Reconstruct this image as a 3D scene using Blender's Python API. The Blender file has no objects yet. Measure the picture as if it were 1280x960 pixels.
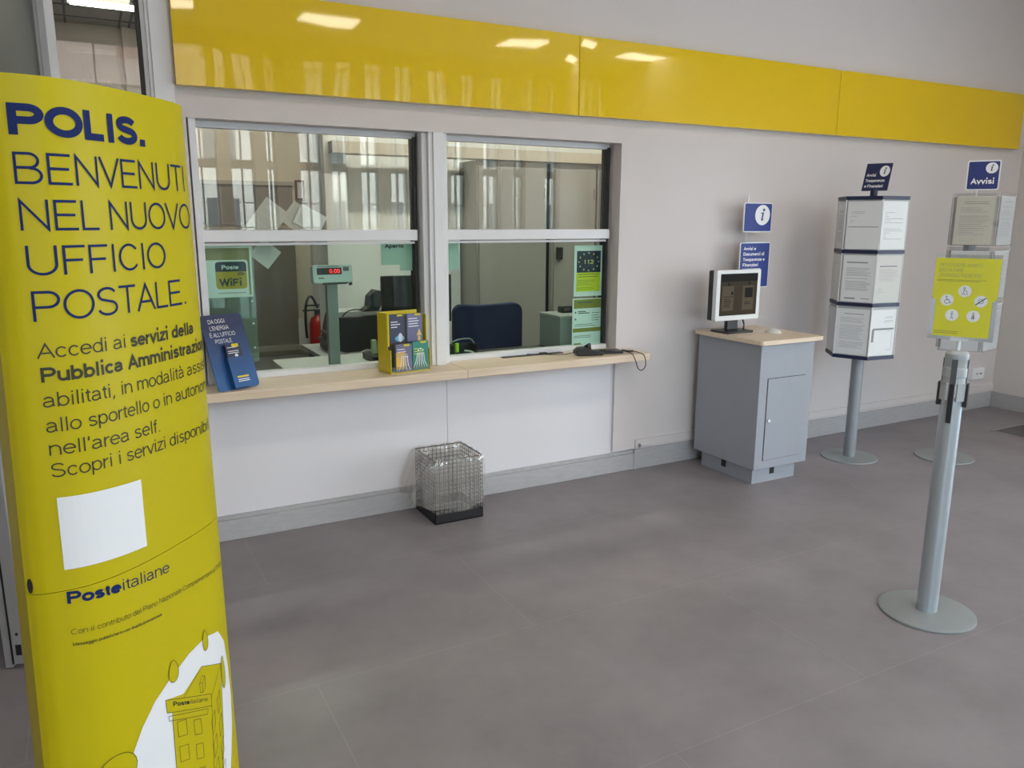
import bpy, bmesh, math, random
from mathutils import Vector, Matrix
random.seed(7)
PI = math.pi
SC = bpy.context.scene
COL = SC.collection

# ------------------------------------------------------------------ camera
def make_camera():
    f, yaw, pitch, roll, h = 977.7, 0.491383, 0.205828, 0.003312, 1.55
    cy, sy, cp, sp = math.cos(yaw), math.sin(yaw), math.cos(pitch), math.sin(pitch)
    F = Vector((sy*cp, cy*cp, -sp)); r = Vector((cy, -sy, 0)); u = r.cross(F)
    r2 = math.cos(roll)*r + math.sin(roll)*u
    u2 = -math.sin(roll)*r + math.cos(roll)*u
    cam = bpy.data.cameras.new('camera'); o = bpy.data.objects.new('camera', cam); COL.objects.link(o)
    cam.sensor_width = 36; cam.lens = 36*f/1280; cam.clip_start = .05; cam.clip_end = 200
    m = Matrix((r2, u2, -F)).transposed().to_4x4(); m.translation = (0, 0, h)
    o.matrix_world = m
    SC.camera = o
make_camera()
SC.view_settings.view_transform = 'Standard'
SC.view_settings.look = 'None'
SC.view_settings.gamma = 1
SC.view_settings.use_curve_mapping = False
SC.view_settings.exposure = -0.07

# ------------------------------------------------------------------ light
SKY = 12.5          # overcast sky seen through the street windows
LAMP = 21.0         # ceiling panels of the hall
OFFICE = 115.0      # strip lamps of the back office, the seen one and the added ones
w = bpy.data.worlds.new('sky'); SC.world = w; w.use_nodes = True
nt = w.node_tree; bg = nt.nodes['Background']
tc = nt.nodes.new('ShaderNodeTexCoord'); nz = nt.nodes.new('ShaderNodeTexNoise'); nz.inputs['Scale'].default_value = 3.5
cr = nt.nodes.new('ShaderNodeValToRGB')
cr.color_ramp.elements[0].position = .42; cr.color_ramp.elements[0].color = (.52, .75, 1, 1)
cr.color_ramp.elements[1].position = .62; cr.color_ramp.elements[1].color = (1, 1, 1, 1)
nt.links.new(tc.outputs['Generated'], nz.inputs['Vector']); nt.links.new(nz.outputs['Fac'], cr.inputs['Fac'])
nt.links.new(cr.outputs['Color'], bg.inputs['Color']); bg.inputs['Strength'].default_value = SKY

def portal(loc, rot, sx, sy):
    l = bpy.data.lights.new('daylight_portal', 'AREA'); l.shape = 'RECTANGLE'; l.size = sx; l.size_y = sy
    l.cycles.is_portal = True
    o = bpy.data.objects.new('daylight_portal', l); COL.objects.link(o); o.location = loc; o.rotation_euler = rot
portal((3.6, -2.25, 1.88), (PI/2, 0, 0), 5.6, 3.16)                 # street windows, facing +y
portal((6.80, -.45, 1.2), (0, PI/2, 0), 2.4, 2.9)  # glazed entrance, facing -x
portal((.25, -2.25, 1.88), (PI/2, 0, 0), 1.2, 3.16)                  # unseen window added behind the camera for frontal light, facing +y

# ------------------------------------------------------------------ materials
MATS = {}
def mat(name, color, rough=.5, metal=0, noise=0, nscale=8, bump=0, bscale=40, emit=0, spec=.5, coat=0, stretch=None):
    if name in MATS: return MATS[name]
    m = bpy.data.materials.new(name); m.use_nodes = True; nt = m.node_tree; p = nt.nodes['Principled BSDF']
    p.inputs['Base Color'].default_value = (*color, 1); p.inputs['Roughness'].default_value = rough
    p.inputs['Metallic'].default_value = metal; p.inputs['Specular IOR Level'].default_value = spec
    p.inputs['Coat Weight'].default_value = coat; p.inputs['Coat Roughness'].default_value = .05
    if noise or bump:
        tc = nt.nodes.new('ShaderNodeTexCoord'); mp = nt.nodes.new('ShaderNodeMapping')
        if stretch: mp.inputs['Scale'].default_value = stretch
        nt.links.new(tc.outputs['Object'], mp.inputs['Vector'])
    if noise:
        n = nt.nodes.new('ShaderNodeTexNoise'); n.inputs['Scale'].default_value = nscale; n.inputs['Detail'].default_value = 6
        r = nt.nodes.new('ShaderNodeValToRGB')
        r.color_ramp.elements[0].position = .3; r.color_ramp.elements[1].position = .7
        r.color_ramp.elements[0].color = (*[max(0, c*(1-noise)) for c in color], 1)
        r.color_ramp.elements[1].color = (*[min(1, c*(1+noise)) for c in color], 1)
        nt.links.new(mp.outputs['Vector'], n.inputs['Vector']); nt.links.new(n.outputs['Fac'], r.inputs['Fac'])
        nt.links.new(r.outputs['Color'], p.inputs['Base Color'])
    if bump:
        n2 = nt.nodes.new('ShaderNodeTexNoise'); n2.inputs['Scale'].default_value = bscale
        b = nt.nodes.new('ShaderNodeBump'); b.inputs['Strength'].default_value = bump; b.inputs['Distance'].default_value = .01
        nt.links.new(mp.outputs['Vector'], n2.inputs['Vector']); nt.links.new(n2.outputs['Fac'], b.inputs['Height'])
        nt.links.new(b.outputs['Normal'], p.inputs['Normal'])
    if emit:
        p.inputs['Emission Color'].default_value = (*color, 1); p.inputs['Emission Strength'].default_value = emit
    MATS[name] = m; return m

def glass(name, tint, refl=.045, veil=0, veilcol=(.8, .8, .8), rough=0):
    if name in MATS: return MATS[name]
    m = bpy.data.materials.new(name); m.use_nodes = True; nt = m.node_tree; nt.nodes.clear(); N = nt.nodes.new; K = nt.links.new
    out = N('ShaderNodeOutputMaterial'); tr = N('ShaderNodeBsdfTransparent'); tr.inputs[0].default_value = (*tint, 1)
    gl = N('ShaderNodeBsdfGlossy'); gl.inputs['Roughness'].default_value = rough; gl.inputs[0].default_value = (1, 1, 1, 1)
    lw = N('ShaderNodeLayerWeight'); lw.inputs['Blend'].default_value = .5
    pw = N('ShaderNodeMath'); pw.operation = 'POWER'; pw.inputs[1].default_value = 5
    ml = N('ShaderNodeMath'); ml.operation = 'MULTIPLY_ADD'; ml.inputs[1].default_value = 1-refl; ml.inputs[2].default_value = refl
    K(lw.outputs['Facing'], pw.inputs[0]); K(pw.outputs[0], ml.inputs[0])
    mx = N('ShaderNodeMixShader'); K(ml.outputs[0], mx.inputs[0]); K(gl.outputs[0], mx.inputs[2])
    if veil:
        d = N('ShaderNodeBsdfDiffuse'); d.inputs[0].default_value = (*veilcol, 1)
        t2 = N('ShaderNodeBsdfTranslucent'); t2.inputs[0].default_value = (*veilcol, 1)
        ad = N('ShaderNodeMixShader'); ad.inputs[0].default_value = .5; K(d.outputs[0], ad.inputs[1]); K(t2.outputs[0], ad.inputs[2])
        mv = N('ShaderNodeMixShader'); mv.inputs[0].default_value = veil; K(tr.outputs[0], mv.inputs[1]); K(ad.outputs[0], mv.inputs[2])
        K(mv.outputs[0], mx.inputs[1])
    else: K(tr.outputs[0], mx.inputs[1])
    K(mx.outputs[0], out.inputs['Surface']); MATS[name] = m; return m

def wood(name, c1, c2):
    m = bpy.data.materials.new(name); m.use_nodes = True; nt = m.node_tree; p = nt.nodes['Principled BSDF']; N = nt.nodes.new; K = nt.links.new
    tc = N('ShaderNodeTexCoord'); mp = N('ShaderNodeMapping'); mp.inputs['Scale'].default_value = (1.5, 22, 22)
    n = N('ShaderNodeTexNoise'); n.inputs['Scale'].default_value = 2.5; n.inputs['Detail'].default_value = 8
    r = N('ShaderNodeValToRGB'); r.color_ramp.elements[0].color = (*c1, 1); r.color_ramp.elements[1].color = (*c2, 1)
    r.color_ramp.elements[0].position = .35; r.color_ramp.elements[1].position = .65
    K(tc.outputs['Object'], mp.inputs['Vector']); K(mp.outputs[0], n.inputs['Vector']); K(n.outputs['Fac'], r.inputs['Fac']); K(r.outputs[0], p.inputs['Base Color'])
    p.inputs['Roughness'].default_value = .38; MATS[name] = m; return m

def floor_mat():
    m = bpy.data.materials.new('vinyl_floor'); m.use_nodes = True; nt = m.node_tree; p = nt.nodes['Principled BSDF']; N = nt.nodes.new; K = nt.links.new
    tc = N('ShaderNodeTexCoord')
    mp = N('ShaderNodeMapping'); mp.inputs['Location'].default_value = (.3, .12, 0)
    br = N('ShaderNodeTexBrick'); br.offset = .5; br.inputs['Scale'].default_value = 1
    br.inputs['Brick Width'].default_value = 1.7; br.inputs['Row Height'].default_value = .85; br.inputs['Mortar Size'].default_value = .0025
    br.inputs['Mortar Smooth'].default_value = .4
    br.inputs['Color1'].default_value = (.245, .218, .230, 1); br.inputs['Color2'].default_value = (.250, .223, .235, 1); br.inputs['Mortar'].default_value = (.290, .262, .275, 1)
    K(tc.outputs['Object'], mp.inputs['Vector']); K(mp.outputs[0], br.inputs['Vector'])
    n = N('ShaderNodeTexNoise'); n.inputs['Scale'].default_value = 2.2; n.inputs['Detail'].default_value = 9; n.inputs['Roughness'].default_value = .65
    K(tc.outputs['Object'], n.inputs['Vector'])
    r = N('ShaderNodeValToRGB'); r.color_ramp.elements[0].position = .3; r.color_ramp.elements[1].position = .75
    r.color_ramp.elements[0].color = (.80, .79, .79, 1); r.color_ramp.elements[1].color = (1.18, 1.17, 1.16, 1)
    K(n.outputs['Fac'], r.inputs['Fac'])
    mx = N('ShaderNodeMix'); mx.data_type = 'RGBA'; mx.blend_type = 'MULTIPLY'; mx.inputs[0].default_value = 1
    K(br.outputs['Color'], mx.inputs[6]); K(r.outputs[0], mx.inputs[7]); K(mx.outputs[2], p.inputs['Base Color'])
    p.inputs['Roughness'].default_value = .42; p.inputs['Specular IOR Level'].default_value = .4
    MATS['floor'] = m; return m

def roof_mat():
    m = bpy.data.materials.new('roof_tiles'); m.use_nodes = True; nt = m.node_tree; p = nt.nodes['Principled BSDF']; N = nt.nodes.new; K = nt.links.new
    tc = N('ShaderNodeTexCoord'); wv = N('ShaderNodeTexWave'); wv.inputs['Scale'].default_value = 2.5; wv.inputs['Distortion'].default_value = 2
    r = N('ShaderNodeValToRGB'); r.color_ramp.elements[0].color = (.34, .19, .15, 1); r.color_ramp.elements[1].color = (.6, .42, .36, 1)
    K(tc.outputs['Object'], wv.inputs['Vector']); K(wv.outputs['Fac'], r.inputs['Fac']); K(r.outputs[0], p.inputs['Base Color']); p.inputs['Roughness'].default_value = .9
    return m

def fascia_mat():
    m = mat('yellow_gloss', (.80, .54, .002), rough=.3, spec=.1, coat=.8)
    nt = m.node_tree; p = nt.nodes['Principled BSDF']; p.inputs['Coat Roughness'].default_value = .035
    tc = nt.nodes.new('ShaderNodeTexCoord'); n = nt.nodes.new('ShaderNodeTexNoise'); n.inputs['Scale'].default_value = 2.2; n.inputs['Detail'].default_value = 1
    b = nt.nodes.new('ShaderNodeBump'); b.inputs['Strength'].default_value = .12; b.inputs['Distance'].default_value = .02
    nt.links.new(tc.outputs['Object'], n.inputs['Vector']); nt.links.new(n.outputs['Fac'], b.inputs['Height'])
    nt.links.new(b.outputs['Normal'], p.inputs['Coat Normal']); nt.links.new(b.outputs['Normal'], p.inputs['Normal'])
    return m

WALL = mat('wall_paint', (.668, .612, .600), rough=.62, noise=.012, nscale=3, bump=.03, bscale=120, spec=.3)
LOWWALL = mat('wall_lower_paint', (.76, .735, .765), rough=.45, noise=.01, nscale=2)
OFFW = mat('office_wall_paint', (.50, .46, .42), rough=.7, noise=.02, nscale=3)
CEIL = mat('ceiling_tiles', (.66, .65, .63), rough=.9, noise=.03, nscale=10)
FLOOR = floor_mat()
BASEB = mat('skirting_vinyl', (.43, .418, .425), rough=.45, noise=.06, nscale=14, stretch=(1, 1, 5))
ALU = mat('white_aluminium', (.74, .74, .76), rough=.36, noise=.015, nscale=6)
DARKALU = mat('shaded_channel_grey', (.22, .22, .21), rough=.5, noise=.05)
BLACK = mat('black_rubber', (.012, .012, .013), rough=.5)
BLACKP = mat('black_plastic', (.017, .017, .019), rough=.38, bump=.05, bscale=300)
YEL = fascia_mat()
TOT = mat('totem_yellow_card', (.55, .452, .004), rough=.42, spec=.25, noise=.02, nscale=4)
INKB = mat('navy_ink', (.008, .020, .11), rough=.6, spec=.2)
INKK = mat('dark_ink', (.035, .032, .012), rough=.5)
INKG = mat('grey_ink', (.24, .24, .25), rough=.6)
PALEINK = mat('pale_grey_ink', (.45, .45, .45), rough=.6)
OCHRE = mat('olive_ink', (.20, .18, .02), rough=.6)
WHITEP = mat('white_paper', (.74, .74, .74), rough=.6, noise=.012, nscale=9)
CREAMP = mat('cream_paper', (.74, .68, .57), rough=.65, noise=.02, nscale=9)
GREYP = mat('grey_paper', (.60, .585, .55), rough=.65, noise=.02, nscale=9)
WHITE = mat('white_print', (.84, .84, .86), rough=.5)
BEECH = wood('beech_laminate', (.69, .54, .39), (.76, .615, .465))
BLUE = mat('sign_blue', (.018, .040, .23), rough=.4, spec=.3)
NAVY = mat('navy_frame', (.012, .016, .055), rough=.4)
STEEL = mat('powder_grey', (.315, .328, .365), rough=.42, noise=.015, nscale=20)
STEELD = mat('pole_grey', (.30, .32, .345), rough=.38, metal=.35)
SILVER = mat('silver_pole', (.44, .475, .50), rough=.3, metal=.55)
DISC = mat('disc_grey', (.28, .295, .295), rough=.45, metal=.2, noise=.02, nscale=12)
GLASS_UP = glass('glass_upper', (.95, .96, .93), .075)
GLASS_LO = glass('glass_lower', (.86, .93, .89), .006)
GLASS_W = glass('street_glass', (.95, .97, .96), .04)
ACRYL = glass('clear_acrylic', (.93, .95, .94), .04, veil=.12, veilcol=(.75, .78, .78))
ACRYLG = glass('green_edge_acrylic', (.76, .88, .82), .04, veil=.15, veilcol=(.5, .62, .58))
BAG = glass('bag_film', (.96, .95, .93), .07, veil=.19, veilcol=(.90, .86, .80), rough=.10)

# ------------------------------------------------------------------ geometry helpers
def bx(bm, x0, x1, y0, y1, z0, z1, M=None):
    vs = [Vector((x, y, z)) for x in (x0, x1) for y in (y0, y1) for z in (z0, z1)]
    if M is not None: vs = [M @ v for v in vs]
    v = [bm.verts.new(p) for p in vs]
    for q in ((0, 1, 3, 2), (4, 6, 7, 5), (0, 4, 5, 1), (2, 3, 7, 6), (0, 2, 6, 4), (1, 5, 7, 3)):
        bm.faces.new([v[i] for i in q])
    return bm
def tube(bm, pts, rad, seg=12, caps=True):
    pts = [Vector(p) for p in pts]; n = len(pts)
    rads = rad if isinstance(rad, (list, tuple)) else [rad]*n
    rings = []; prev = None
    for i, p in enumerate(pts):
        t = (pts[min(i+1, n-1)] - pts[max(i-1, 0)]).normalized()
        if prev is None:
            a = Vector((0, 0, 1)) if abs(t.z) < .9 else Vector((1, 0, 0)); e1 = t.cross(a).normalized()
        else: e1 = (prev - t*prev.dot(t)).normalized()
        prev = e1; e2 = t.cross(e1)
        rings.append([bm.verts.new(p + rads[i]*(math.cos(2*PI*k/seg)*e1 + math.sin(2*PI*k/seg)*e2)) for k in range(seg)])
    for a, b in zip(rings, rings[1:]):
        for k in range(seg): bm.faces.new((a[k], a[(k+1) % seg], b[(k+1) % seg], b[k]))
    if caps: bm.faces.new(rings[0][::-1]); bm.faces.new(rings[-1])
    return bm
def lathe(bm, prof, seg=40, cx=0, cy=0):
    rings = []
    for r, z in prof:
        if r < 1e-6: rings.append([bm.verts.new((cx, cy, z))])
        else: rings.append([bm.verts.new((cx + r*math.cos(2*PI*k/seg), cy + r*math.sin(2*PI*k/seg), z)) for k in range(seg)])
    for a, b in zip(rings, rings[1:]):
        for k in range(seg):
            k2 = (k+1) % seg
            if len(a) == 1 and len(b) == 1: continue
            if len(a) == 1: bm.faces.new((a[0], b[k2], b[k]))
            elif len(b) == 1: bm.faces.new((a[k], a[k2], b[0]))
            else: bm.faces.new((a[k], a[k2], b[k2], b[k]))
    return bm
def prism(bm, poly, axis, a, b):                 # poly: 2D outline; axis 'x','y' or 'z' is the extrusion axis
    def P(u, v, t): return {'x': (t, u, v), 'y': (u, t, v), 'z': (u, v, t)}[axis]
    A = [bm.verts.new(P(u, v, a)) for u, v in poly]; B = [bm.verts.new(P(u, v, b)) for u, v in poly]
    n = len(poly)
    bm.faces.new(A); bm.faces.new(B[::-1])
    for i in range(n): bm.faces.new((A[i], B[i], B[(i+1) % n], A[(i+1) % n]))
    return bm
def rrect(x0, x1, z0, z1, r, n=6):
    out = []
    for cx, cz, a0 in ((x1-r, z1-r, 0), (x0+r, z1-r, 90), (x0+r, z0+r, 180), (x1-r, z0+r, 270)):
        for k in range(n+1):
            a = math.radians(a0 + 90*k/n); out.append((cx + r*math.cos(a), cz + r*math.sin(a)))
    return out
def circ(cx, cy, r, n=28, ry=None): return [(cx + r*math.cos(2*PI*k/n), cy + (ry or r)*math.sin(2*PI*k/n)) for k in range(n)]
def B(): return bmesh.new()
def obj(name, bm, m, parent=None, smooth=False, bevel=0, kind=None, world=False, label=None):
    bmesh.ops.recalc_face_normals(bm, faces=bm.faces)
    me = bpy.data.meshes.new(name)
    if world:
        p = parent
        while p is not None:
            bm.transform(p.matrix_basis.inverted()) if p.parent is None else None
            p = p.parent
    bm.to_mesh(me); bm.free()
    me.materials.append(m)
    if smooth:
        me.shade_smooth()
        me.set_sharp_from_angle(angle=math.radians(40))
    o = bpy.data.objects.new(name, me); COL.objects.link(o)
    if parent is not None: o.parent = parent
    if bevel:
        md = o.modifiers.new('bevel', 'BEVEL'); md.width = bevel; md.segments = 3; md.limit_method = 'ANGLE'
        me.shade_smooth(); me.set_sharp_from_angle(angle=math.radians(40))
    if kind: o['kind'] = kind
    if label: o['label'] = label
    return o
def struct(name, bm, m, parent=None, **k):
    return obj(name, bm, m, parent, kind=None if parent else 'structure', **k)
def thing(name, label, cat, loc=(0, 0, 0), rz=0, group=None):
    o = bpy.data.objects.new(name, None); COL.objects.link(o); o.empty_display_size = .1
    M = Matrix.Translation(loc) @ Matrix.Rotation(rz, 4, 'Z'); o.matrix_basis = M
    o['label'] = label; o['category'] = cat
    if group: o['group'] = group
    return o
def tag(o, label, cat, group=None):
    o['label'] = label; o['category'] = cat
    if group: o['group'] = group
    return o

# ---- lettering: grotesque letters drawn as strokes, laid on any surface through a mapping (x, y) -> point
def _arc(cx, cy, rx, ry, a0, a1, n=14): return [(cx + rx*math.cos(math.radians(a0+(a1-a0)*k/n)), cy + ry*math.sin(math.radians(a0+(a1-a0)*k/n))) for k in range(n+1)]
def letter_strokes(c):
    """advance width and polylines (centre lines); cap height 1, x height .73; h = inset so outer edges touch the lines"""
    X = .73
    def o(cx, rx, cy=.365, ry=.365): return _arc(cx, cy, rx, ry, 90, 450, 26)
    def S(cx, w, h):
        q = h*.27; r = h*.235; t = _arc(cx, h-r, w*.92, r, 20, 90, 5) + _arc(cx, h-r, w*.92, r, 90, 232, 10)[1:]
        u = _arc(cx, q-.01, w, q-.01, 52, -90, 10) + _arc(cx, q-.01, w, q-.01, -90, -165, 5)[1:]
        return t + u
    G = {
     'A': (.93, [[(.03, 0), (.465, 1), (.90, 0)], [(.17, .33), (.76, .33)]]), 'B': (.95, [[(.12, 0), (.12, 1), (.52, 1)] + _arc(.52, .76, .25, .24, 90, -90)[1:] + [(.12, .52)], [(.52, .52)] + _arc(.55, .26, .29, .26, 90, -90)[1:] + [(.12, 0)]]),
     'C': (1.0, [_arc(.52, .5, .42, .5, 38, 322, 26)]), 'D': (1.0, [[(.12, 0), (.12, 1), (.42, 1)] + _arc(.42, .5, .46, .5, 90, -90, 18)[1:] + [(.12, 0)]]),
     'E': (.90, [[(.82, 1), (.12, 1), (.12, 0), (.84, 0)], [(.12, .53), (.76, .53)]]), 'F': (.83, [[(.78, 1), (.12, 1), (.12, 0)], [(.12, .51), (.69, .51)]]),
     'G': (1.08, [_arc(.53, .5, .43, .5, 40, 325, 26) + [(.93, .20), (.95, .47), (.56, .47)]]), 'I': (.36, [[(.18, 0), (.18, 1)]]), 'L': (.76, [[(.12, 1), (.12, 0), (.72, 0)]]),
     'M': (1.16, [[(.11, 0), (.11, 1), (.58, .05), (1.05, 1), (1.05, 0)]]), 'N': (1.0, [[(.12, 0), (.12, 1), (.88, 0), (.88, 1)]]), 'O': (1.08, [_arc(.54, .5, .46, .5, 90, 450, 34)]),
     'P': (.91, [[(.12, 0), (.12, 1), (.53, 1)] + _arc(.53, .73, .29, .27, 90, -90)[1:] + [(.12, .46)]]), 'R': (.99, [[(.12, 0), (.12, 1), (.58, 1)] + _arc(.58, .76, .27, .24, 90, -90)[1:] + [(.12, .52)], [(.60, .52), (.76, .40), (.86, 0)]]),
     'S': (.93, [S(.465, .36, 1)]), 'T': (.84, [[(.04, 1), (.80, 1)], [(.42, 1), (.42, 0)]]), 'U': (1.0, [[(.12, 1), (.12, .36)] + _arc(.5, .36, .38, .36, 180, 360, 18)[1:] + [(.88, 1)]]),
     'V': (.90, [[(.03, 1), (.45, 0), (.87, 1)]]), 'W': (1.30, [[(.03, 1), (.35, 0), (.65, 1), (.95, 0), (1.27, 1)]]), 'Z': (.85, [[(.06, 1), (.79, 1), (.05, 0), (.81, 0)]]),
     'a': (.77, [_arc(.34, .52, .25, .21, 160, 90, 5) + _arc(.34, .50, .25, .23, 90, 0, 6)[1:] + [(.59, .13), (.66, .01)], [(.59, .43), (.30, .38)] + _arc(.27, .19, .20, .19, 100, 270, 9)[1:] + _arc(.29, .25, .30, .25, 280, 345, 5)]),
     'b': (.78, [[(.11, 1), (.11, 0)], o(.40, .29)]), 'c': (.70, [_arc(.37, .365, .28, .365, 40, 320, 20)]), 'd': (.78, [[(.66, 1), (.66, 0)], o(.37, .29)]),
     'e': (.77, [[(.08, .39), (.69, .39)] + _arc(.385, .385, .305, .345, 0, 180, 14)[1:] + _arc(.385, .365, .305, .365, 180, 322, 12)[1:]]), 'f': (.39, [[(.19, 0), (.19, .80)] + _arc(.36, .82, .17, .18, 180, 85, 6)[1:], [(.03, X), (.36, X)]]),
     'g': (.77, [o(.37, .29), [(.66, X), (.66, -.08)] + _arc(.38, -.06, .28, .21, 0, -160, 10)[1:]]), 'h': (.77, [[(.11, 1), (.11, 0)], [(.11, .42)] + _arc(.385, .44, .275, .29, 180, 0, 12)[1:] + [(.66, 0)]]),
     'i': (.31, [[(.155, 0), (.155, X)], [(.155, .88), (.155, 1)]]), 'l': (.31, [[(.155, 0), (.155, 1)]]), 'm': (1.16, [[(.11, 0), (.11, X)], [(.11, .44)] + _arc(.345, .46, .235, .27, 180, 0, 10)[1:] + [(.58, 0)], [(.58, .44)] + _arc(.815, .46, .235, .27, 180, 0, 10)[1:] + [(1.05, 0)]]),
     'n': (.77, [[(.11, 0), (.11, X)], [(.11, .42)] + _arc(.385, .44, .275, .29, 180, 0, 12)[1:] + [(.66, 0)]]), 'o': (.77, [o(.385, .31)]), 'p': (.78, [[(.11, X), (.11, -.27)], o(.40, .29)]), 'q': (.78, [[(.66, X), (.66, -.27)], o(.37, .29)]),
     'r': (.46, [[(.11, 0), (.11, X)], [(.11, .38)] + _arc(.43, .40, .32, .32, 180, 92, 8)[1:]]), 's': (.69, [S(.345, .245, X)]), 't': (.39, [[(.19, .93), (.19, .16)] + _arc(.33, .16, .14, .15, 180, 275, 6)[1:], [(.03, X), (.36, X)]]),
     'u': (.77, [[(.11, X), (.11, .29)] + _arc(.385, .29, .275, .29, 180, 360, 12)[1:] + [(.66, X)], [(.66, .3), (.66, 0)]]), 'v': (.69, [[(.03, X), (.345, 0), (.66, X)]]), 'z': (.69, [[(.06, X), (.62, X), (.05, 0), (.64, 0)]]),
     '.': (.36, [[(.18, -.0), (.18, .07)]]), ',': (.36, [[(.19, .07), (.19, 0), (.13, -.16)]]), "'": (.27, [[(.14, 1), (.13, .80), (.08, .74)]]), ' ': (.38, []),
     '0': (.77, [_arc(.385, .5, .29, .5, 90, 450, 26)]), '1': (.77, [[(.18, .76), (.40, .98), (.40, 0)]]), '2': (.77, [_arc(.38, .69, .29, .31, 165, -25, 12) + [(.08, .02), (.70, .02)]]),
    }
    G['à'] = (.77, G['a'][1] + [[(.22, 1.02), (.40, .84)]]); G['È'] = (.90, G['E'][1] + [[(.30, 1.28), (.50, 1.10)]])
    return G[c]
def strip(tb, pts, wd):
    pts = [Vector(p) for p in pts]; closed = (pts[0]-pts[-1]).length < 1e-5
    if closed: pts = pts[:-1]
    n = len(pts); L = []; Rr = []
    for i, p in enumerate(pts):
        a = pts[i-1] if (i or closed) else None; c = pts[(i+1) % n] if (i < n-1 or closed) else None
        d1 = (p-a).normalized() if a is not None else (c-p).normalized(); d2 = (c-p).normalized() if c is not None else d1
        n1 = Vector((-d1.y, d1.x)); n2 = Vector((-d2.y, d2.x)); m = n1+n2
        if m.length < .05: m = n1.copy()
        m.normalize(); k = wd/2/max(.38, m.dot(n1))
        L.append(tb.verts.new((*(p+m*k), 0))); Rr.append(tb.verts.new((*(p-m*k), 0)))
    for i in range(n if closed else n-1):
        j = (i+1) % n
        try: tb.faces.new((Rr[i], Rr[j], L[j], L[i]))
        except ValueError: pass
def text(bm, s, x, y, cap, mapping, width=None, weight=0.0, step=None):
    wd = .145 + 2*weight/.682                                       # stroke width relative to the cap height
    adv = 0; items = []
    for ch in s:
        a, st = letter_strokes(ch)
        items.append((adv + (wd*.25 if wd > .15 else 0), st)); adv += a + (wd-.10)*.55
    tb = bmesh.new(); sq = 1-wd
    for off, st in items:
        for pl in st:
            dot = len(pl) == 2 and abs(pl[0][1]-pl[1][1]) < .14 and abs(pl[0][0]-pl[1][0]) < 1e-6
            q = []
            for (a, b) in pl:                                       # keep outer edges on base line, x height and cap line
                if 0 <= b <= .73 and not ch_is_cap(pl): b2 = wd/2 + b*(.73-wd)/.73 if not stem_end(pl, (a, b)) else b
                elif 0 <= b <= 1: b2 = wd/2 + b*(1-wd) if not stem_end(pl, (a, b)) else b
                else: b2 = b
                q.append((off+a, b2))
            if dot: q = [(q[0][0], pl[0][1]), (q[1][0], pl[0][1] + wd*1.05)]
            strip(tb, q, wd if not dot else wd*1.08)
    xs = [v.co.x for v in tb.verts]; x0 = min(xs); x1 = max(xs)
    sx = cap if width is None else width/(x1-x0)
    for v in tb.verts: v.co.x = x + (v.co.x-x0)*sx; v.co.y = y + v.co.y*cap
    if step:
        k = math.floor(x/step)
        while k*step < x + (x1-x0)*sx + .02:
            bmesh.ops.bisect_plane(tb, geom=tb.verts[:] + tb.edges[:] + tb.faces[:], plane_co=(k*step, 0, 0), plane_no=(1, 0, 0)); k += 1
    emit_flat(bm, tb, mapping)
def ch_is_cap(pl): return max(b for a, b in pl) > .75
def stem_end(pl, p):
    """True for stroke ends that stand square on a line (vertical or slanted stems), which need no inset."""
    for e, nb in ((0, 1), (-1, -2)):
        if pl[e] == p and len(pl) > 1 and pl[0] != pl[-1]:
            d = (pl[nb][0]-p[0], pl[nb][1]-p[1])
            return abs(d[1]) > abs(d[0])*1.2 and len(pl) < 40 and (p[1] in (0, 1, .73))
    return False
def emit_flat(bm, tb, mapping):
    tb.verts.index_update()
    W = [bm.verts.new(mapping(v.co.x, v.co.y)) for v in tb.verts]
    for f in tb.faces:
        try: bm.faces.new([W[v.index] for v in f.verts])
        except ValueError: pass
    tb.free()
def poly(bm, pts, mapping, step=None):
    tb = bmesh.new(); f = tb.faces.new([tb.verts.new((a, b, 0)) for a, b in pts]); 
    if len(pts) > 4: bmesh.ops.triangulate(tb, faces=[f])
    if step:
        lo = min(p[0] for p in pts); hi = max(p[0] for p in pts); k = math.floor(lo/step)
        while k*step < hi:
            bmesh.ops.bisect_plane(tb, geom=tb.verts[:] + tb.edges[:] + tb.faces[:], plane_co=(k*step, 0, 0), plane_no=(1, 0, 0)); k += 1
    emit_flat(bm, tb, mapping)
def line(bm, pts, wd, mapping, closed=False, step=None):
    pts = [Vector((p[0], p[1])) for p in pts]
    if closed: pts = pts + [pts[0]]
    for a, b in zip(pts, pts[1:]):
        d = b-a
        if d.length < 1e-6: continue
        d.normalize(); n = Vector((-d.y, d.x))*wd/2; e = d*wd*.35
        poly(bm, [a-n-e, b-n+e, b+n+e, a+n-e], mapping, step)
def rect(bm, x0, x1, y0, y1, mapping, step=None): poly(bm, [(x0, y0), (x1, y0), (x1, y1), (x0, y1)], mapping, step)
def ring(bm, cx, cy, r, wd, mapping, n=28): line(bm, circ(cx, cy, r, n), wd, mapping, True)
def plane_map(o, right, up, lift=.0007):
    o = Vector(o); right = Vector(right).normalized(); up = Vector(up).normalized(); n = right.cross(up)*lift
    return lambda a, b: o + right*a + up*b + n
def rows(bm, x0, x1, y0, y1, n, th, mapping, rnd=.35):
    for k in range(n):
        y = y1 - (y1-y0)*(k+.5)/n
        if random.random() < .12: continue
        xe = x1 - (x1-x0)*random.random()*rnd
        rect(bm, x0, xe, y-th/2, y+th/2, mapping)
def star(cx, cy, r): return [(cx + (r if k % 2 == 0 else r*.42)*math.sin(k*PI/5), cy + (r if k % 2 == 0 else r*.42)*math.cos(k*PI/5)) for k in range(10)]

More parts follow.
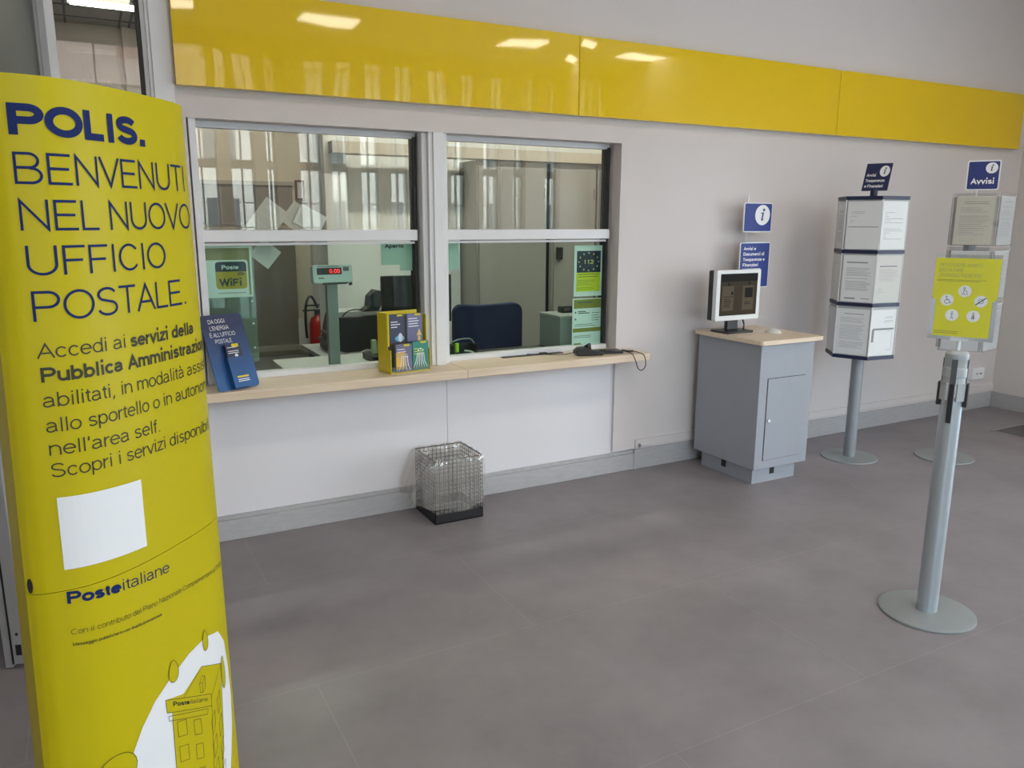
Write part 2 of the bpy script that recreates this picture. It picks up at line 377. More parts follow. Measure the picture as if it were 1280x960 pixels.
# ================================================================== SETTING
Y0 = 3.85
def shell():
    b = B(); bx(b, -2.6, 6.95, -2.45, Y0+.2, -.1, 0); struct('floor', b, FLOOR)
    b = B(); bx(b, -2.6, 7.2, Y0+.2, 9.6, -.1, 0); struct('floor_office', b, mat('office_floor', (.20, .20, .19), rough=.5, noise=.08, nscale=5))
    b = B(); bx(b, -2.6, 6.95, -2.45, Y0+.18, 3.6, 3.72); struct('ceiling', b, CEIL)
    # back wall with the ticket opening and the doorway
    b = B(); yb = Y0+.18
    bx(b, -2.6, -.95, Y0, yb, 0, 3.6); bx(b, -.95, .314, Y0, yb, 2.53, 3.6); bx(b, .314, .432, Y0, yb, 0, 3.6)
    bx(b, .432, 2.775, Y0, yb, 1.99, 3.6); bx(b, 2.775, 6.73, Y0, yb, .135, 3.6); bx(b, 2.945, 6.73, Y0, yb, 0, .135)
    struct('wall_back', b, WALL)
    b = B(); bx(b, .432, 1.664, Y0+.018, yb-.02, 0, .745); struct('wall_counter_left', b, LOWWALL)
    b = B(); bx(b, 1.6665, 2.895, Y0+.018, yb-.02, 0, .745); struct('wall_counter_right', b, LOWWALL)
    b = B(); bx(b, 2.775, 2.945, Y0+.03, yb-.01, 0, .745); struct('trim_1', b, mat('gap_grey', (.36, .36, .37), rough=.6))
    b = B(); bx(b, 2.945, 6.73, Y0-.012, Y0, .135, .195); bx(b, 2.945, 6.73, Y0-.018, Y0-.012, .145, .150); struct('trim_2', b, WALL)
    # right wall with the glazed entrance
    b = B()
    bx(b, 6.73, 6.95, 1.0, Y0+.18, 0, 3.6); bx(b, 6.73, 6.95, -1.9, 1.0, 2.4, 3.6); bx(b, 6.73, 6.95, -2.45, -1.9, 0, 3.6); struct('wall_right', b, mat('wall_right_paint', (.66, .61, .58), rough=.65, noise=.012, nscale=3))
    b = B(); bx(b, -2.6, -2.4, -2.45, Y0, 0, 3.6); struct('wall_left', b, WALL)
    # skirting
    b = B(); bx(b, .432, 2.94, Y0-.004, Y0+.018, 0, .105); bx(b, .432, 2.94, Y0+.006, Y0+.018, .105, .126)
    bx(b, 2.94, 6.722, Y0-.008, Y0, 0, .132); struct('baseboard_back', b, BASEB, bevel=.002)
    b = B(); bx(b, 6.718, 6.73, 1.0, Y0-.008, 0, .132); struct('baseboard_right', b, BASEB, bevel=.002)
    # street wall: piers between tall narrow windows
    opens = [(-.35, .85), (1.10, 1.46), (1.60, 1.88), (2.02, 2.14), (2.42, 2.70), (2.82, 3.06), (3.20, 3.46), (3.60, 3.86), (4.02, 4.30), (4.46, 4.70), (4.95, 5.22), (5.42, 5.62), (5.95, 6.2)]  # first opening: unseen wide window, added to light the hall from behind the camera
    b = B(); x = -2.6
    for x0, x1 in opens: bx(b, x, x0, -2.45, -2.2, 0, 3.6); bx(b, x0, x1, -2.45, -2.2, 0, .30); bx(b, x0, x1, -2.45, -2.2, 3.45, 3.6); x = x1
    bx(b, x, 6.95, -2.45, -2.2, 0, 3.6); struct('wall_front', b, mat('wall_front_paint', (.50, .47, .40), rough=.7, noise=.02, nscale=3))
    GF = mat('green_grey_frame', (.12, .14, .13), rough=.45)
    for i, (x0, x1) in enumerate(opens):
        b = B(); t = .018
        for q in ((x0, x0+t, .30, 3.45), (x1-t, x1, .30, 3.45), (x0, x1, .30, .33), (x0, x1, 3.42, 3.45), (x0, x1, 2.16, 2.26), ((x0+x1)/2-.008, (x0+x1)/2+.008, .33, 3.42)):
            bx(b, q[0], q[1], -2.36, -2.30, q[2], q[3])
        for z in (1.45, 1.75, 2.72): bx(b, x0, x1, -2.34, -2.32, z, z+.012)
        f = struct('window_%d' % (i+3), b, GF)
        b = B(); bx(b, x0+.004, x1-.004, -2.333, -2.327, .31, 3.44); struct('pane', b, GLASS_W, f)
    b = B()
    for y in (-1.9, -1.2, -.45, .3, .94): bx(b, 6.80, 6.87, y, y+.06, 0, 2.4)
    for z in (0, 2.0, 2.34): bx(b, 6.80, 6.87, -1.9, 1.0, z, z+.06)
    f = struct('door_2', b, ALU); b = B(); bx(b, 6.83, 6.838, -1.88, .98, .03, 2.37); struct('pane', b, GLASS_W, f)
shell()

def doorway():
    # white jamb between doorway and ticket window, doorway glazing and the opened leaf
    b = B(); bx(b, .314, .392, Y0-.012, Y0, 0, 3.3); bx(b, .300, .314, Y0-.004, Y0+.12, 0, 2.53); struct('trim_3', b, ALU, bevel=.002)
    b = B(); bx(b, -.95, .300, Y0+.02, Y0+.09, 2.48, 2.53); bx(b, -.075, -.035, Y0-.03, Y0+.02, .01, 2.53); bx(b, .284, .300, Y0+.02, Y0+.09, .01, 2.48); bx(b, -.95, -.9, Y0+.02, Y0+.09, .01, 2.48)
    f = struct('door_1', b, ALU)
    b = B(); bx(b, .268, .284, Y0+.03, Y0+.08, .02, 2.48); bx(b, -.035, .284, Y0+.03, Y0+.08, 2.465, 2.48); struct('gasket', b, BLACK, f)
    b = B(); bx(b, -.9, -.075, Y0+.03, Y0+.06, .02, 2.48); struct('fixed_panel', b, mat('door_grey_panel', (.15, .15, .145), rough=.35), f)
    b = B(); bx(b, -.035, .268, Y0+.05, Y0+.056, .02, 2.465); struct('pane', b, glass('door_glass', (.85, .86, .84), .03), f)
    # leaf: swung into the hall
    a = Vector((-.085, Y0-.03, 0)); e = Vector((-.345, 3.005, 0)); d = (e-a); L = d.length; ang = math.atan2(d.y, d.x)
    M = Matrix.Translation(a) @ Matrix.Rotation(ang, 4, 'Z')
    GREYF = mat('leaf_grey_frame', (.33, .33, .34), rough=.4)
    leaf = thing('glazed_door_leaf', 'grey metal door leaf standing open behind the yellow column', 'door')
    b = B()
    for q in ((0, .07, .02, 2.52), (L-.07, L, .02, 2.52), (.07, L-.07, .02, .14), (.07, L-.07, 2.42, 2.52)): bx(b, q[0], q[1], -.02, .02, q[2], q[3], M)
    bx(b, .10, .112, .018, .024, .14, 2.42, M); obj('frame', b, GREYF, leaf, bevel=.002)
    b = B(); bx(b, .07, L-.07, -.006, .006, .14, 2.42, M); obj('panel', b, mat('smoked_panel', (.13, .13, .125), rough=.3), leaf)
    for q in ((-.009, .009, .055, .095), (-.004, .004, .13, .14)): b = B(); bx(b, L-.001, L+.0015, *q, M); obj('lock_slot', b, BLACK, leaf)
    b = B(); bx(b, L-.04, L-.002, -.027, -.0205, .02, 2.44, M); obj('edge_seal', b, BLACK, leaf)
    b = B(); bx(b, L-.05, L-.006, -.052, -.0275, .005, 2.46, M); obj('rebate_profile', b, GREYF, leaf, bevel=.002)
doorway()

def ticket_window(i, x0, x1, jamb):
    yA, yB = Y0+.075, Y0+.14
    b = B()
    if jamb: bx(b, x0-.030, x0, Y0+.005, yB, .785, 1.99)
    bx(b, x0, x1, yA+.02, yB, 1.962, 1.99)                         # head
    bx(b, x0, x1, yA, yB, .785, .812)                              # bottom rail
    f = struct('window_%d' % i, b, ALU, bevel=.0015)
    b = B(); bx(b, x1-.018, x1, yA+.012, yB+.01, .785, 1.97); bx(b, x0, x0+.006, yA+.012, yB, .81, 1.97); struct('gasket', b, BLACK, f)
    b = B(); bx(b, x0, x1-.012, yA-.02, yA+.035, 1.447, 1.502); struct('rail', b, ALU, f, bevel=.004)
    b = B(); bx(b, x0, x1-.02, yA+.005, yA+.035, 1.430, 1.441); struct('sash_strip', b, ALU, f)
    b = B(); bx(b, x0, x1-.02, yA+.03, yA+.036, 1.50, 1.965); struct('pane', b, GLASS_UP, f)
    b = B(); bx(b, x0, x1-.02, yA+.03, yA+.036, .81, 1.435); struct('pane', b, GLASS_LO, f)
    return f
ticket_window(1, .470, 1.540, True)
ticket_window(2, 1.690, 2.757, False)
b = B(); bx(b, 1.548, 1.690, Y0+.03, Y0+.14, .785, 1.99); bx(b, 1.575, 1.665, Y0+.005, Y0+.03, .785, 1.99); bx(b, 1.598, 1.648, Y0-.006, Y0+.006, .785, 1.99)
struct('trim_4', b, ALU, bevel=.003)

def office():
    b = B(); bx(b, -2.6, 7.2, Y0+.2, 9.6, 3.44, 3.55)
    struct('ceiling_office', b, mat('office_ceiling', (.42, .39, .36), rough=.9, noise=.03))
    b = B()
    for x in (-.12, .0, .47, .56, 1.0): bx(b, x, x+.018, 6.0, 9.3, 3.432, 3.442)
    for y in (8.55, 9.0): bx(b, -.8, 1.6, y, y+.018, 3.434, 3.442)
    struct('trim_5', b, BLACK)
    b = B(); bx(b, -2.6, 7.2, 9.3, 9.5, 0, 3.5); bx(b, -.10, 1.6, 9.27, 9.3, 2.72, 2.75); bx(b, .50, .58, 9.24, 9.3, 0, 3.44); struct('wall_office_back', b, OFFW)
    b = B(); bx(b, -2.6, -2.4, Y0+.18, 9.3, 0, 3.5); struct('wall_office_left', b, OFFW)
    b = B(); bx(b, 7.0, 7.2, Y0+.18, 9.3, 0, 3.5); struct('wall_office_right', b, OFFW)
    b = B(); bx(b, 1.72, 3.0, 6.62, 6.74, 0, 3.44)
    PP = mat('partition_paint', (.82, .86, .83), rough=.6, noise=.02, nscale=3); struct('wall_office_partition', b, PP)
    b = B(); bx(b, 1.72, 1.90, 6.40, 6.62, 0, 3.44); struct('wall_office_column', b, PP)
    b = B(); bx(b, 3.0, 7.0, 6.76, 6.86, 0, 3.44); struct('wall_office_rear', b, PP)
    b = B(); bx(b, 1.76, 5.2, 6.28, 6.46, 2.07, 2.16); struct('trim_6', b, mat('beam_cream', (.60, .57, .47), rough=.6))
    # brown door with rails, far corner
    b = B(); bx(b, .95, 2.28, 9.24, 9.3, 0, 2.6); d = struct('door_3', b, mat('office_door_frame', (.60, .54, .44), rough=.5))
    b = B(); bx(b, 1.05, 2.10, 9.215, 9.24, .12, 1.42); bx(b, 1.05, 2.10, 9.215, 9.24, 1.50, 1.93); struct('leaf', b, mat('office_door_brown', (.21, .19, .165), rough=.5, noise=.05), d)
    b = B(); bx(b, 1.05, 2.12, 9.19, 9.24, 1.93, 1.97); bx(b, 1.05, 2.12, 9.19, 9.24, 1.42, 1.46); bx(b, 1.05, 2.12, 9.19, 9.24, .06, .12); struct('door_rail', b, mat('office_door_rail', (.36, .33, .28), rough=.5), d)
    # ceiling lamps of the office: the seen strip, and unseen ones added to brighten it
    LM = mat('strip_light_added', (1, .93, .82), emit=OFFICE); LF = mat('strip_light_far', (1, .93, .82), emit=OFFICE*.22)
    for (x, y, z, lab) in ((.06, 8.30, 3.44, 'long glowing strip light on the back office ceiling'), (1.9, 5.3, 3.44, None), (4.2, 5.3, 3.44, None), (1.3, 7.6, 3.44, None)):
        t = thing('strip_lamp', lab or 'unseen strip light added to brighten the back office, hidden behind the yellow fascia', 'lamp', (x, y, z-.04), group=None if lab else 'unseen strip lamps added to light the office')
        b = B(); bx(b, -.02, .66, -.09, .09, .015, .04); obj('housing', b, ALU, t)
        b = B(); bx(b, 0, .64, -.07, .07, 0, .015); obj('diffuser', b, LF if lab else LM, t)
office()

def street():
    b = B(); bx(b, -30, 40, -40, -2.5, -.3, -.12); struct('ground', b, mat('street_asphalt', (.22, .22, .22), rough=.9, noise=.1))
    FAC = mat('facade_cream', (.62, .56, .48), rough=.8, noise=.05, nscale=2)
    WIN = mat('facade_window', (.05, .07, .08), rough=.15)
    ROOF = roof_mat()
    for (x0, x1, y, h, lab) in ((-6, 5.2, -17, 5.2, 'cream house with tiled roof across the street, mirrored in the left ticket glass'),
                                (6.2, 17, -19, 6.4, 'taller house with tiled roof across the street, mirrored in the right ticket glass')):
        t = thing('townhouse', lab, 'building', ((x0+x1)/2, y, -.12))
        W = (x1-x0)/2
        b = B(); bx(b, -W, W, -8, 0, 0, h); obj('facade', b, FAC, t)
        b = B(); prism(b, [(.5, h), (-4, h+1.9), (-8.5, h), ], 'x', -W-.3, W+.3); obj('roof', b, ROOF, t)
        b = B(); bx(b, W*.3, W*.3+.5, -2.6, -2.1, h+.9, h+2.2); obj('chimney', b, mat('brick_red', (.4, .2, .15), rough=.9), t)
        k = 0
        xx = -W+.8
        while xx < W-1:
            for z in (.9, 3.3):
                b = B(); bx(b, xx, xx+.9, -.02, .02, z, z+1.4); obj('window', b, WIN, t)
            xx += 2.1
street()

# hall ceiling panels (mirrored in the yellow fascia)
LED = mat('led_panel', (1, .87, .70), emit=LAMP)
for i, (x, lab) in enumerate(((.28, 'ceiling light mirrored at the left end of the yellow fascia'), (2.40, 'ceiling light mirrored above the left ticket window'), (4.72, 'ceiling light mirrored above the mullion, left of the fascia joint'), (6.42, 'ceiling light mirrored right of the first fascia joint'))):
    for y in ((-.95,) if i else (-.95,)):
        t = thing('ceiling_light', lab, 'lamp', (x, y, 3.585), group='ceiling lights of the hall')
        b = B(); bx(b, -.31, .31, -.20, .20, 0, .014); obj('frame', b, ALU, t)
        b = B(); bx(b, -.29, .29, -.18, .18, -.004, .002); obj('diffuser', b, LED, t)
for x in (.28, 2.4, 4.72):
    t = thing('ceiling_light', 'ceiling light over the middle of the hall, above the picture', 'lamp', (x, 1.5, 3.585), group='ceiling lights over the hall middle')
    b = B(); bx(b, -.31, .31, -.20, .20, 0, .014); obj('frame', b, ALU, t)
    b = B(); bx(b, -.29, .29, -.18, .18, -.004, .002); obj('diffuser', b, LED, t)

# ================================================================== YELLOW FASCIA
def fascia(x0, x1, lab):
    b = B(); n = max(2, int((x1-x0)/.1)); m = 8; z0, z1 = 2.118, 2.527
    yf = Y0-.055
    def fy(u, v):       # sheet bowed slightly, lower edge curling back to the wall
        e = min(u, 1-u)*(x1-x0)
        return yf + .010*max(0, 1-e/.12)**2
    fr = [[b.verts.new((x0+(x1-x0)*i/n, fy(i/n, j/m), z0+(z1-z0)*j/m)) for j in range(m+1)] for i in range(n+1)]
    bk = [[b.verts.new((x0+(x1-x0)*i/n, Y0-.002, z0+(z1-z0)*j/m)) for j in (0, m)] for i in range(n+1)]
    for i in range(n):
        for j in range(m): b.faces.new((fr[i][j], fr[i+1][j], fr[i+1][j+1], fr[i][j+1]))
        b.faces.new((fr[i][0], bk[i][0], bk[i+1][0], fr[i+1][0])); b.faces.new((fr[i][m], fr[i+1][m], bk[i+1][1], bk[i][1]))
        b.faces.new((bk[i][0], bk[i][1], bk[i+1][1], bk[i+1][0]))
    for i in (0, n): b.faces.new([fr[i][j] for j in range(m+1)] + [bk[i][1], bk[i][0]])
    tag(obj('fascia_panel', b, YEL, smooth=True), lab, 'panel', 'yellow fascia panels along the wall')
fascia(.400, 2.4440, 'glossy yellow fascia panel above the two ticket windows')
fascia(2.4475, 4.4925, 'glossy yellow fascia panel over the kiosk, between the two joints')
fascia(4.496, 6.60, 'glossy yellow fascia panel at the far right end, above the notice stands')

# ================================================================== COUNTER
for (x0, x1, lab) in ((.395, 1.6915, 'pale beech counter board under the left ticket window'), (1.6925, 2.888, 'pale beech counter board under the right ticket window, carrying the card reader')):
    b = B(); bx(b, x0, x1, Y0-.195, Y0+.135, .740, .785)
    tag(obj('counter_board', b, BEECH, bevel=.004), lab, 'counter', 'beech counter boards')
b = B(); bx(b, 2.02, 2.42, Y0+.03, Y0+.066, .7855, .789); bx(b, 2.27, 2.31, Y0+.022, Y0+.055, .789, .797)
tag(obj('coin_tray_slot', b, BLACK), 'thin black slot plate let into the beech counter before the right window', 'slot')

# ================================================================== TOTEM
TP = [(-.150, 1.712), (-.134, 1.699), (-.106, 1.692), (-.047, 1.697), (.016, 1.732), (.085, 1.797), (.155, 1.878), (.197, 1.938), (.216, 1.99), (.217, 2.05)]
BK = [(-.150, 1.712), (-.168, 1.80), (-.184, 1.90), (-.180, 2.04), (-.13, 2.16), (-.03, 2.23), (.08, 2.21), (.165, 2.14), (.217, 2.05)]
def catmull(pts, n):
    P = [Vector(p) for p in pts]; P = [2*P[0]-P[1]] + P + [2*P[-1]-P[-2]]; out = []
    for i in range(1, len(P)-2):
        a, b, c, d = P[i-1:i+3]
        for k in range(n):
            t = k/n; out.append(.5*((2*b) + (c-a)*t + (2*a-5*b+4*c-d)*t*t + (3*b-a-3*c+d)*t**3))
    out.append(P[-2]); return out
FRONT = catmull(TP, 24); BACK = catmull(BK, 10)
ARC = [0]
for a, b_ in zip(FRONT, FRONT[1:]): ARC.append(ARC[-1] + (b_-a).length)
def flare(p, z):
    k = (1.8-z)/1.5; wgt = min(1, max(0, (p.x+.150)/.367))
    return Vector((p.x + k*(-.034*(1-wgt) + .012*wgt), p.y, z))
def front_at(s):
    if s <= 0: return FRONT[0]
    for i in range(1, len(ARC)):
        if ARC[i] >= s:
            t = (s-ARC[i-1])/(ARC[i]-ARC[i-1]); return FRONT[i-1].lerp(FRONT[i], t)
    return FRONT[-1]
def tmap(s, z, lift=.0013):
    if s > ARC[-1]-.001: s = ARC[-1]-.001
    a = front_at(max(0, s-.004)); c = front_at(s+.004); d = (c-a).normalized(); n = Vector((d.y, -d.x, 0))
    return flare(front_at(s), z) + n*lift
def totem():
    t = thing('advertising_totem', 'tall curved yellow column printed with blue and black text, nearest on the left', 'column', (0, 1.95, 0))
    lp = FRONT[:-1:6] + BACK[::-1][:-1:4]
    def sheet(curve, z0, z1, name):
        b = B(); zs = [z0 + (z1-z0)*k/8 for k in range(9)]
        g = [[b.verts.new(flare(p, z)) for z in zs] for p in curve]
        cen = sum((Vector((p.x, p.y)) for p in lp), Vector((0, 0)))/len(lp)
        h = [[b.verts.new(flare(p + (cen-p).normalized()*.0022, z)) for z in zs] for p in curve]
        n = len(curve)
        for i in range(n-1):
            for j in range(8): b.faces.new((g[i][j], g[i+1][j], g[i+1][j+1], g[i][j+1])); b.faces.new((h[i][j], h[i][j+1], h[i+1][j+1], h[i+1][j]))
            for j in (0, 8): b.faces.new((g[i][j], g[i+1][j], h[i+1][j], h[i][j]))
        for i in (0, n-1):
            for j in range(8): b.faces.new((g[i][j], g[i][j+1], h[i][j+1], h[i][j]))
        obj(name, b, TOT, t, smooth=True, world=True)
    sheet(FRONT, .825, 1.80, 'upper_sheet'); sheet(FRONT, .004, .8235, 'lower_sheet')
    sheet(BACK, .004, 1.80, 'rear_sheet')
    for z in (.82, 1.792):
        b = B(); q = [flare(p, z)*1.0 for p in lp]; c = sum(q, Vector())/len(q)
        vs = [b.verts.new(c + (p-c)*.97) for p in q]; b.faces.new(vs)
        obj('inner_shelf', b, mat('card_brown', (.3, .22, .1), rough=.8), t, world=True)
    ST = .012
    def lines(name, m, rows_):
        for s, x0, x1, z, cap, wt, sl in rows_:
            b = B(); text(b, s, x0, 0, cap, (lambda a, y, z=z, sl=sl, x0=x0: tmap(a, z + y + sl*(a-x0))), width=x1-x0, weight=wt, step=ST)
            obj(name, b, m, t, world=True)
    lines('headline', INKB, [
        ('POLIS.', .053, .334, 1.6965, .054, .034, 0), ('BENVENUTI', .055, .468, 1.6115, .056, -.019, 0), ('NEL NUOVO', .0566, .485, 1.5295, .0555, -.019, 0),
        ('UFFICIO', .060, .3683, 1.448, .0545, -.019, 0), ('POSTALE.', .062, .428, 1.3633, .0565, -.019, 0)])
    lines('paragraph', INKK, [
        ('Accedi ai', .0613, .2285, 1.2938, .0285, -.016, 0), ('servizi della', .2427, .449, 1.2925, .0285, .018, 0),
        ('Pubblica Amministrazione', .0645, .530, 1.2480, .0285, .018, 0),
        ('abilitati, in modalità assistita', .0635, .548, 1.1995, .0285, -.016, 0),
        ('allo sportello o in autonomia', .0646, .535, 1.1500, .0285, -.016, 0),
        ("nell'area self.", .0659, .3013, 1.1050, .0285, -.016, -.03),
        ('Scopri i servizi disponibili', .0659, .498, 1.0605, .0285, -.016, -.02)])
    lines('logo', INKB, [('Poste', .0705, .168, .796, .0262, .03, -.105), ('italiane', .1715, .2925, .786, .0262, -.018, -.105)])
    lines('fine_print', INKK, [('Con il contributo del Piano Nazionale Complementare al PNRR', .0718, .50, .728, .0125, -.018, -.08),
                               ('Messaggio pubblicitario con finalità promozionale', .0725, .2598, .703, .0072, .01, -.105)])
    b = B(); poly(b, [(.0700, 1.0192), (.0709, .8687), (.2363, .8596), (.2357, 1.0102)][::-1], lambda a, z: tmap(a, z), step=ST); obj('white_square', b, WHITE, t, world=True)
    # illustration: white hill, small post office, trees
    b = B(); pts = [(.150, .12), (.150, .30), (.1604, .4096), (.185, .455), (.22, .495), (.27, .525), (.33, .548), (.39, .556), (.4415, .5418), (.468, .50), (.480, .42), (.484, .34), (.475, .26), (.455, .18), (.44, .12)]
    poly(b, pts, lambda a, z: tmap(a, z, .0010), step=ST); obj('white_hill', b, WHITE, t, world=True)
    b = B(); m2 = lambda a, z: tmap(a, z, .0017)
    body = [(.262, .43), (.258, .12), (.41, .12), (.4266, .2634), (.4396, .4544), (.3646, .4924), (.300, .462), (.247, .4805), (.2482, .4472), (.262, .44)]
    poly(b, body, m2, ST)
    drop = lambda cx, z0, z1, w: [(cx + w*math.sin(PI*k/9)*(1-.5*k/9), z0 + (z1-z0)*(1-math.cos(PI*k/9))/2) for k in range(10)] + [(cx - w*math.sin(PI*k/9)*(1-.5*k/9), z0 + (z1-z0)*(1-math.cos(PI*k/9))/2) for k in range(8, 0, -1)]
    d1 = drop(.277, .508, .562, .019); d2 = drop(.387, .522, .576, .013); bush = circ(.128, .385, .038, 20, .04); d3 = drop(.448, .38, .47, .012)
    for q in (d1, d2, bush, d3): poly(b, q, m2, ST)
    obj('drawn_building', b, TOT, t, world=True)
    b = B(); m3 = lambda a, z: tmap(a, z, .0022); W = .0012
    line(b, [(.2470, .4805), (.3904, .4019), (.3894, .3693), (.2482, .4472)], W, m3, True, ST)
    line(b, [(.300, .452), (.3646, .4924), (.4396, .4544), (.4266, .2634), (.40, .12)], W, m3, False, ST)
    line(b, [(.3904, .39), (.4396, .4544)], W, m3, False, ST); line(b, [(.3904, .37), (.372, .12)], W, m3, False, ST)
    line(b, [(.252, .436), (.376, .371), (.372, .358), (.252, .424), (.252, .436)], W, m3, False, ST)
    line(b, [(.262, .424), (.258, .12)], W, m3, False, ST)
    for q in (d1, d2, bush, d3): line(b, q, W, m3, True, ST)
    for k in range(5):
        for x, w_, zz in ((.274, .027, .4066), (.3244, .0234, .3753)):
            z1 = zz - k*.066; line(b, [(x, z1), (x+w_, z1-.012), (x+w_, z1-.052), (x, z1-.040)], W, m3, True, ST)
        for x, w_, zz in ((.385, .014, .352), (.412, .012, .392)):
            z1 = zz - k*.066; line(b, [(x, z1-.02), (x+w_, z1), (x+w_-.001, z1-.04), (x, z1-.06)], W, m3, True, ST)
    line(b, [(.3537, .455), (.3637, .468), (.3737, .462), (.3727, .43), (.3627, .424), (.3537, .430)], W, m3, True, ST); line(b, [(.3537, .455), (.3637, .450), (.3627, .424)], W, m3, False, ST); line(b, [(.3637, .45), (.3737, .462)], W, m3, False, ST)
    text(b, 'Poste', .2665, 0, .0125, lambda a, y: tmap(a, .4515 + y - .55*(a-.2665), .0022), width=.050, weight=.03, step=ST)
    text(b, 'italiane', .318, 0, .0125, lambda a, y: tmap(a, .4235 + y - .55*(a-.318), .0022), width=.060, weight=-.015, step=ST)
    obj('drawn_outline', b, INKK, t, world=True)
    b = B(); poly(b, [(p[0], p[1]) for p in circ(.012, .843, .006, 14, .016)], lambda a, z: tmap(a, z, .0015)); obj('grip_hole', b, BLACK, t, world=True)
totem()

# ================================================================== COUNTER THINGS
def energy_display():
    # blue easel display with a leaflet pocket, leaning back; local x right, z up, -y to the viewer
    t = thing('leaflet_display', 'blue card display about energy leaning on the left end of the beech counter', 'display', (.462, Y0-.186, .786), math.radians(25))
    tilt = Matrix.Rotation(math.radians(-20), 4, 'X') @ Matrix.Diagonal((1.08, 1, 1.17, 1))
    BL = bpy.data.materials.new('blue_gradient_card'); BL.use_nodes = True; nt = BL.node_tree; p = nt.nodes['Principled BSDF']
    tcn = nt.nodes.new('ShaderNodeTexCoord'); sx = nt.nodes.new('ShaderNodeSeparateXYZ'); r = nt.nodes.new('ShaderNodeValToRGB')
    r.color_ramp.elements[0].color = (.015, .10, .30, 1); r.color_ramp.elements[1].color = (.012, .022, .085, 1); r.color_ramp.elements[0].position = .05; r.color_ramp.elements[1].position = .28
    nt.links.new(tcn.outputs['Object'], sx.inputs[0]); nt.links.new(sx.outputs['Z'], r.inputs['Fac']); nt.links.new(r.outputs[0], p.inputs['Base Color']); p.inputs['Roughness'].default_value = .4
    H, W = .305, .200
    b = B(); prism(b, rrect(0, W, 0, H, .016), 'y', 0, .004); b.transform(tilt); obj('back_card', b, BL, t)
    b = B(); prism(b, [(.012, 0), (.10, 0), (.075, .16)], 'x', .08, .084); obj('strut', b, mat('card_dark', (.04, .045, .06), rough=.7), t)
    b = B(); bx(b, .062, .150, -.032, -.029, .002, .125); bx(b, .062, .065, -.029, -.0005, .002, .125); bx(b, .147, .150, -.029, -.0005, .002, .125); bx(b, .062, .150, -.030, -.0005, .002, .006); b.transform(tilt); obj('pocket', b, BL, t)
    mp0 = plane_map((0, 0, 0), (1, 0, 0), (0, 0, 1)); mp = lambda a, z: tilt @ mp0(a, z)
    b = B()
    for s, x, z, wd in (('DA OGGI', .035, .270, .078), ("L'ENERGIA", .035, .243, .090), ("È ALL'UFFICIO", .028, .216, .120), ('POSTALE.', .045, .189, .082)): text(b, s, x, z, .0165, mp, width=wd, weight=-.012)
    obj('lettering', b, WHITE, t)
    mq0 = plane_map((0, -.032, 0), (1, 0, 0), (0, 0, 1)); mq = lambda a, z: tilt @ mq0(a, z)
    b = B(); rect(b, .084, .138, .040, .047, mq); obj('yellow_mark', b, mat('logo_yellow', (.72, .58, .02), rough=.5), t)
    b = B(); rows(b, .084, .140, .022, .036, 2, .003, mq, .2); obj('small_print', b, WHITE, t)
    # leaflet held by the pocket
    l = thing('energy_leaflet', 'dark blue leaflet with a yellow tab standing in the blue display pocket', 'leaflet', (.462, Y0-.186, .786), math.radians(25))
    b = B(); bx(b, .070, .142, -.024, -.008, .007, .178); b.transform(tilt); obj('cover', b, mat('leaflet_navy', (.02, .028, .07), rough=.35), l)
    ml0 = plane_map((0, -.024, 0), (1, 0, 0), (0, 0, 1)); ml = lambda a, z: tilt @ ml0(a, z)
    b = B(); rect(b, .100, .132, .164, .178, ml); obj('yellow_tab', b, MATS['logo_yellow'], l)
    b = B(); rows(b, .076, .128, .138, .168, 4, .003, ml, .4); poly(b, circ(.112, .118 + .012, .008, 14), ml); obj('print', b, mat('soft_white', (.7, .72, .78), rough=.5), l)
energy_display()

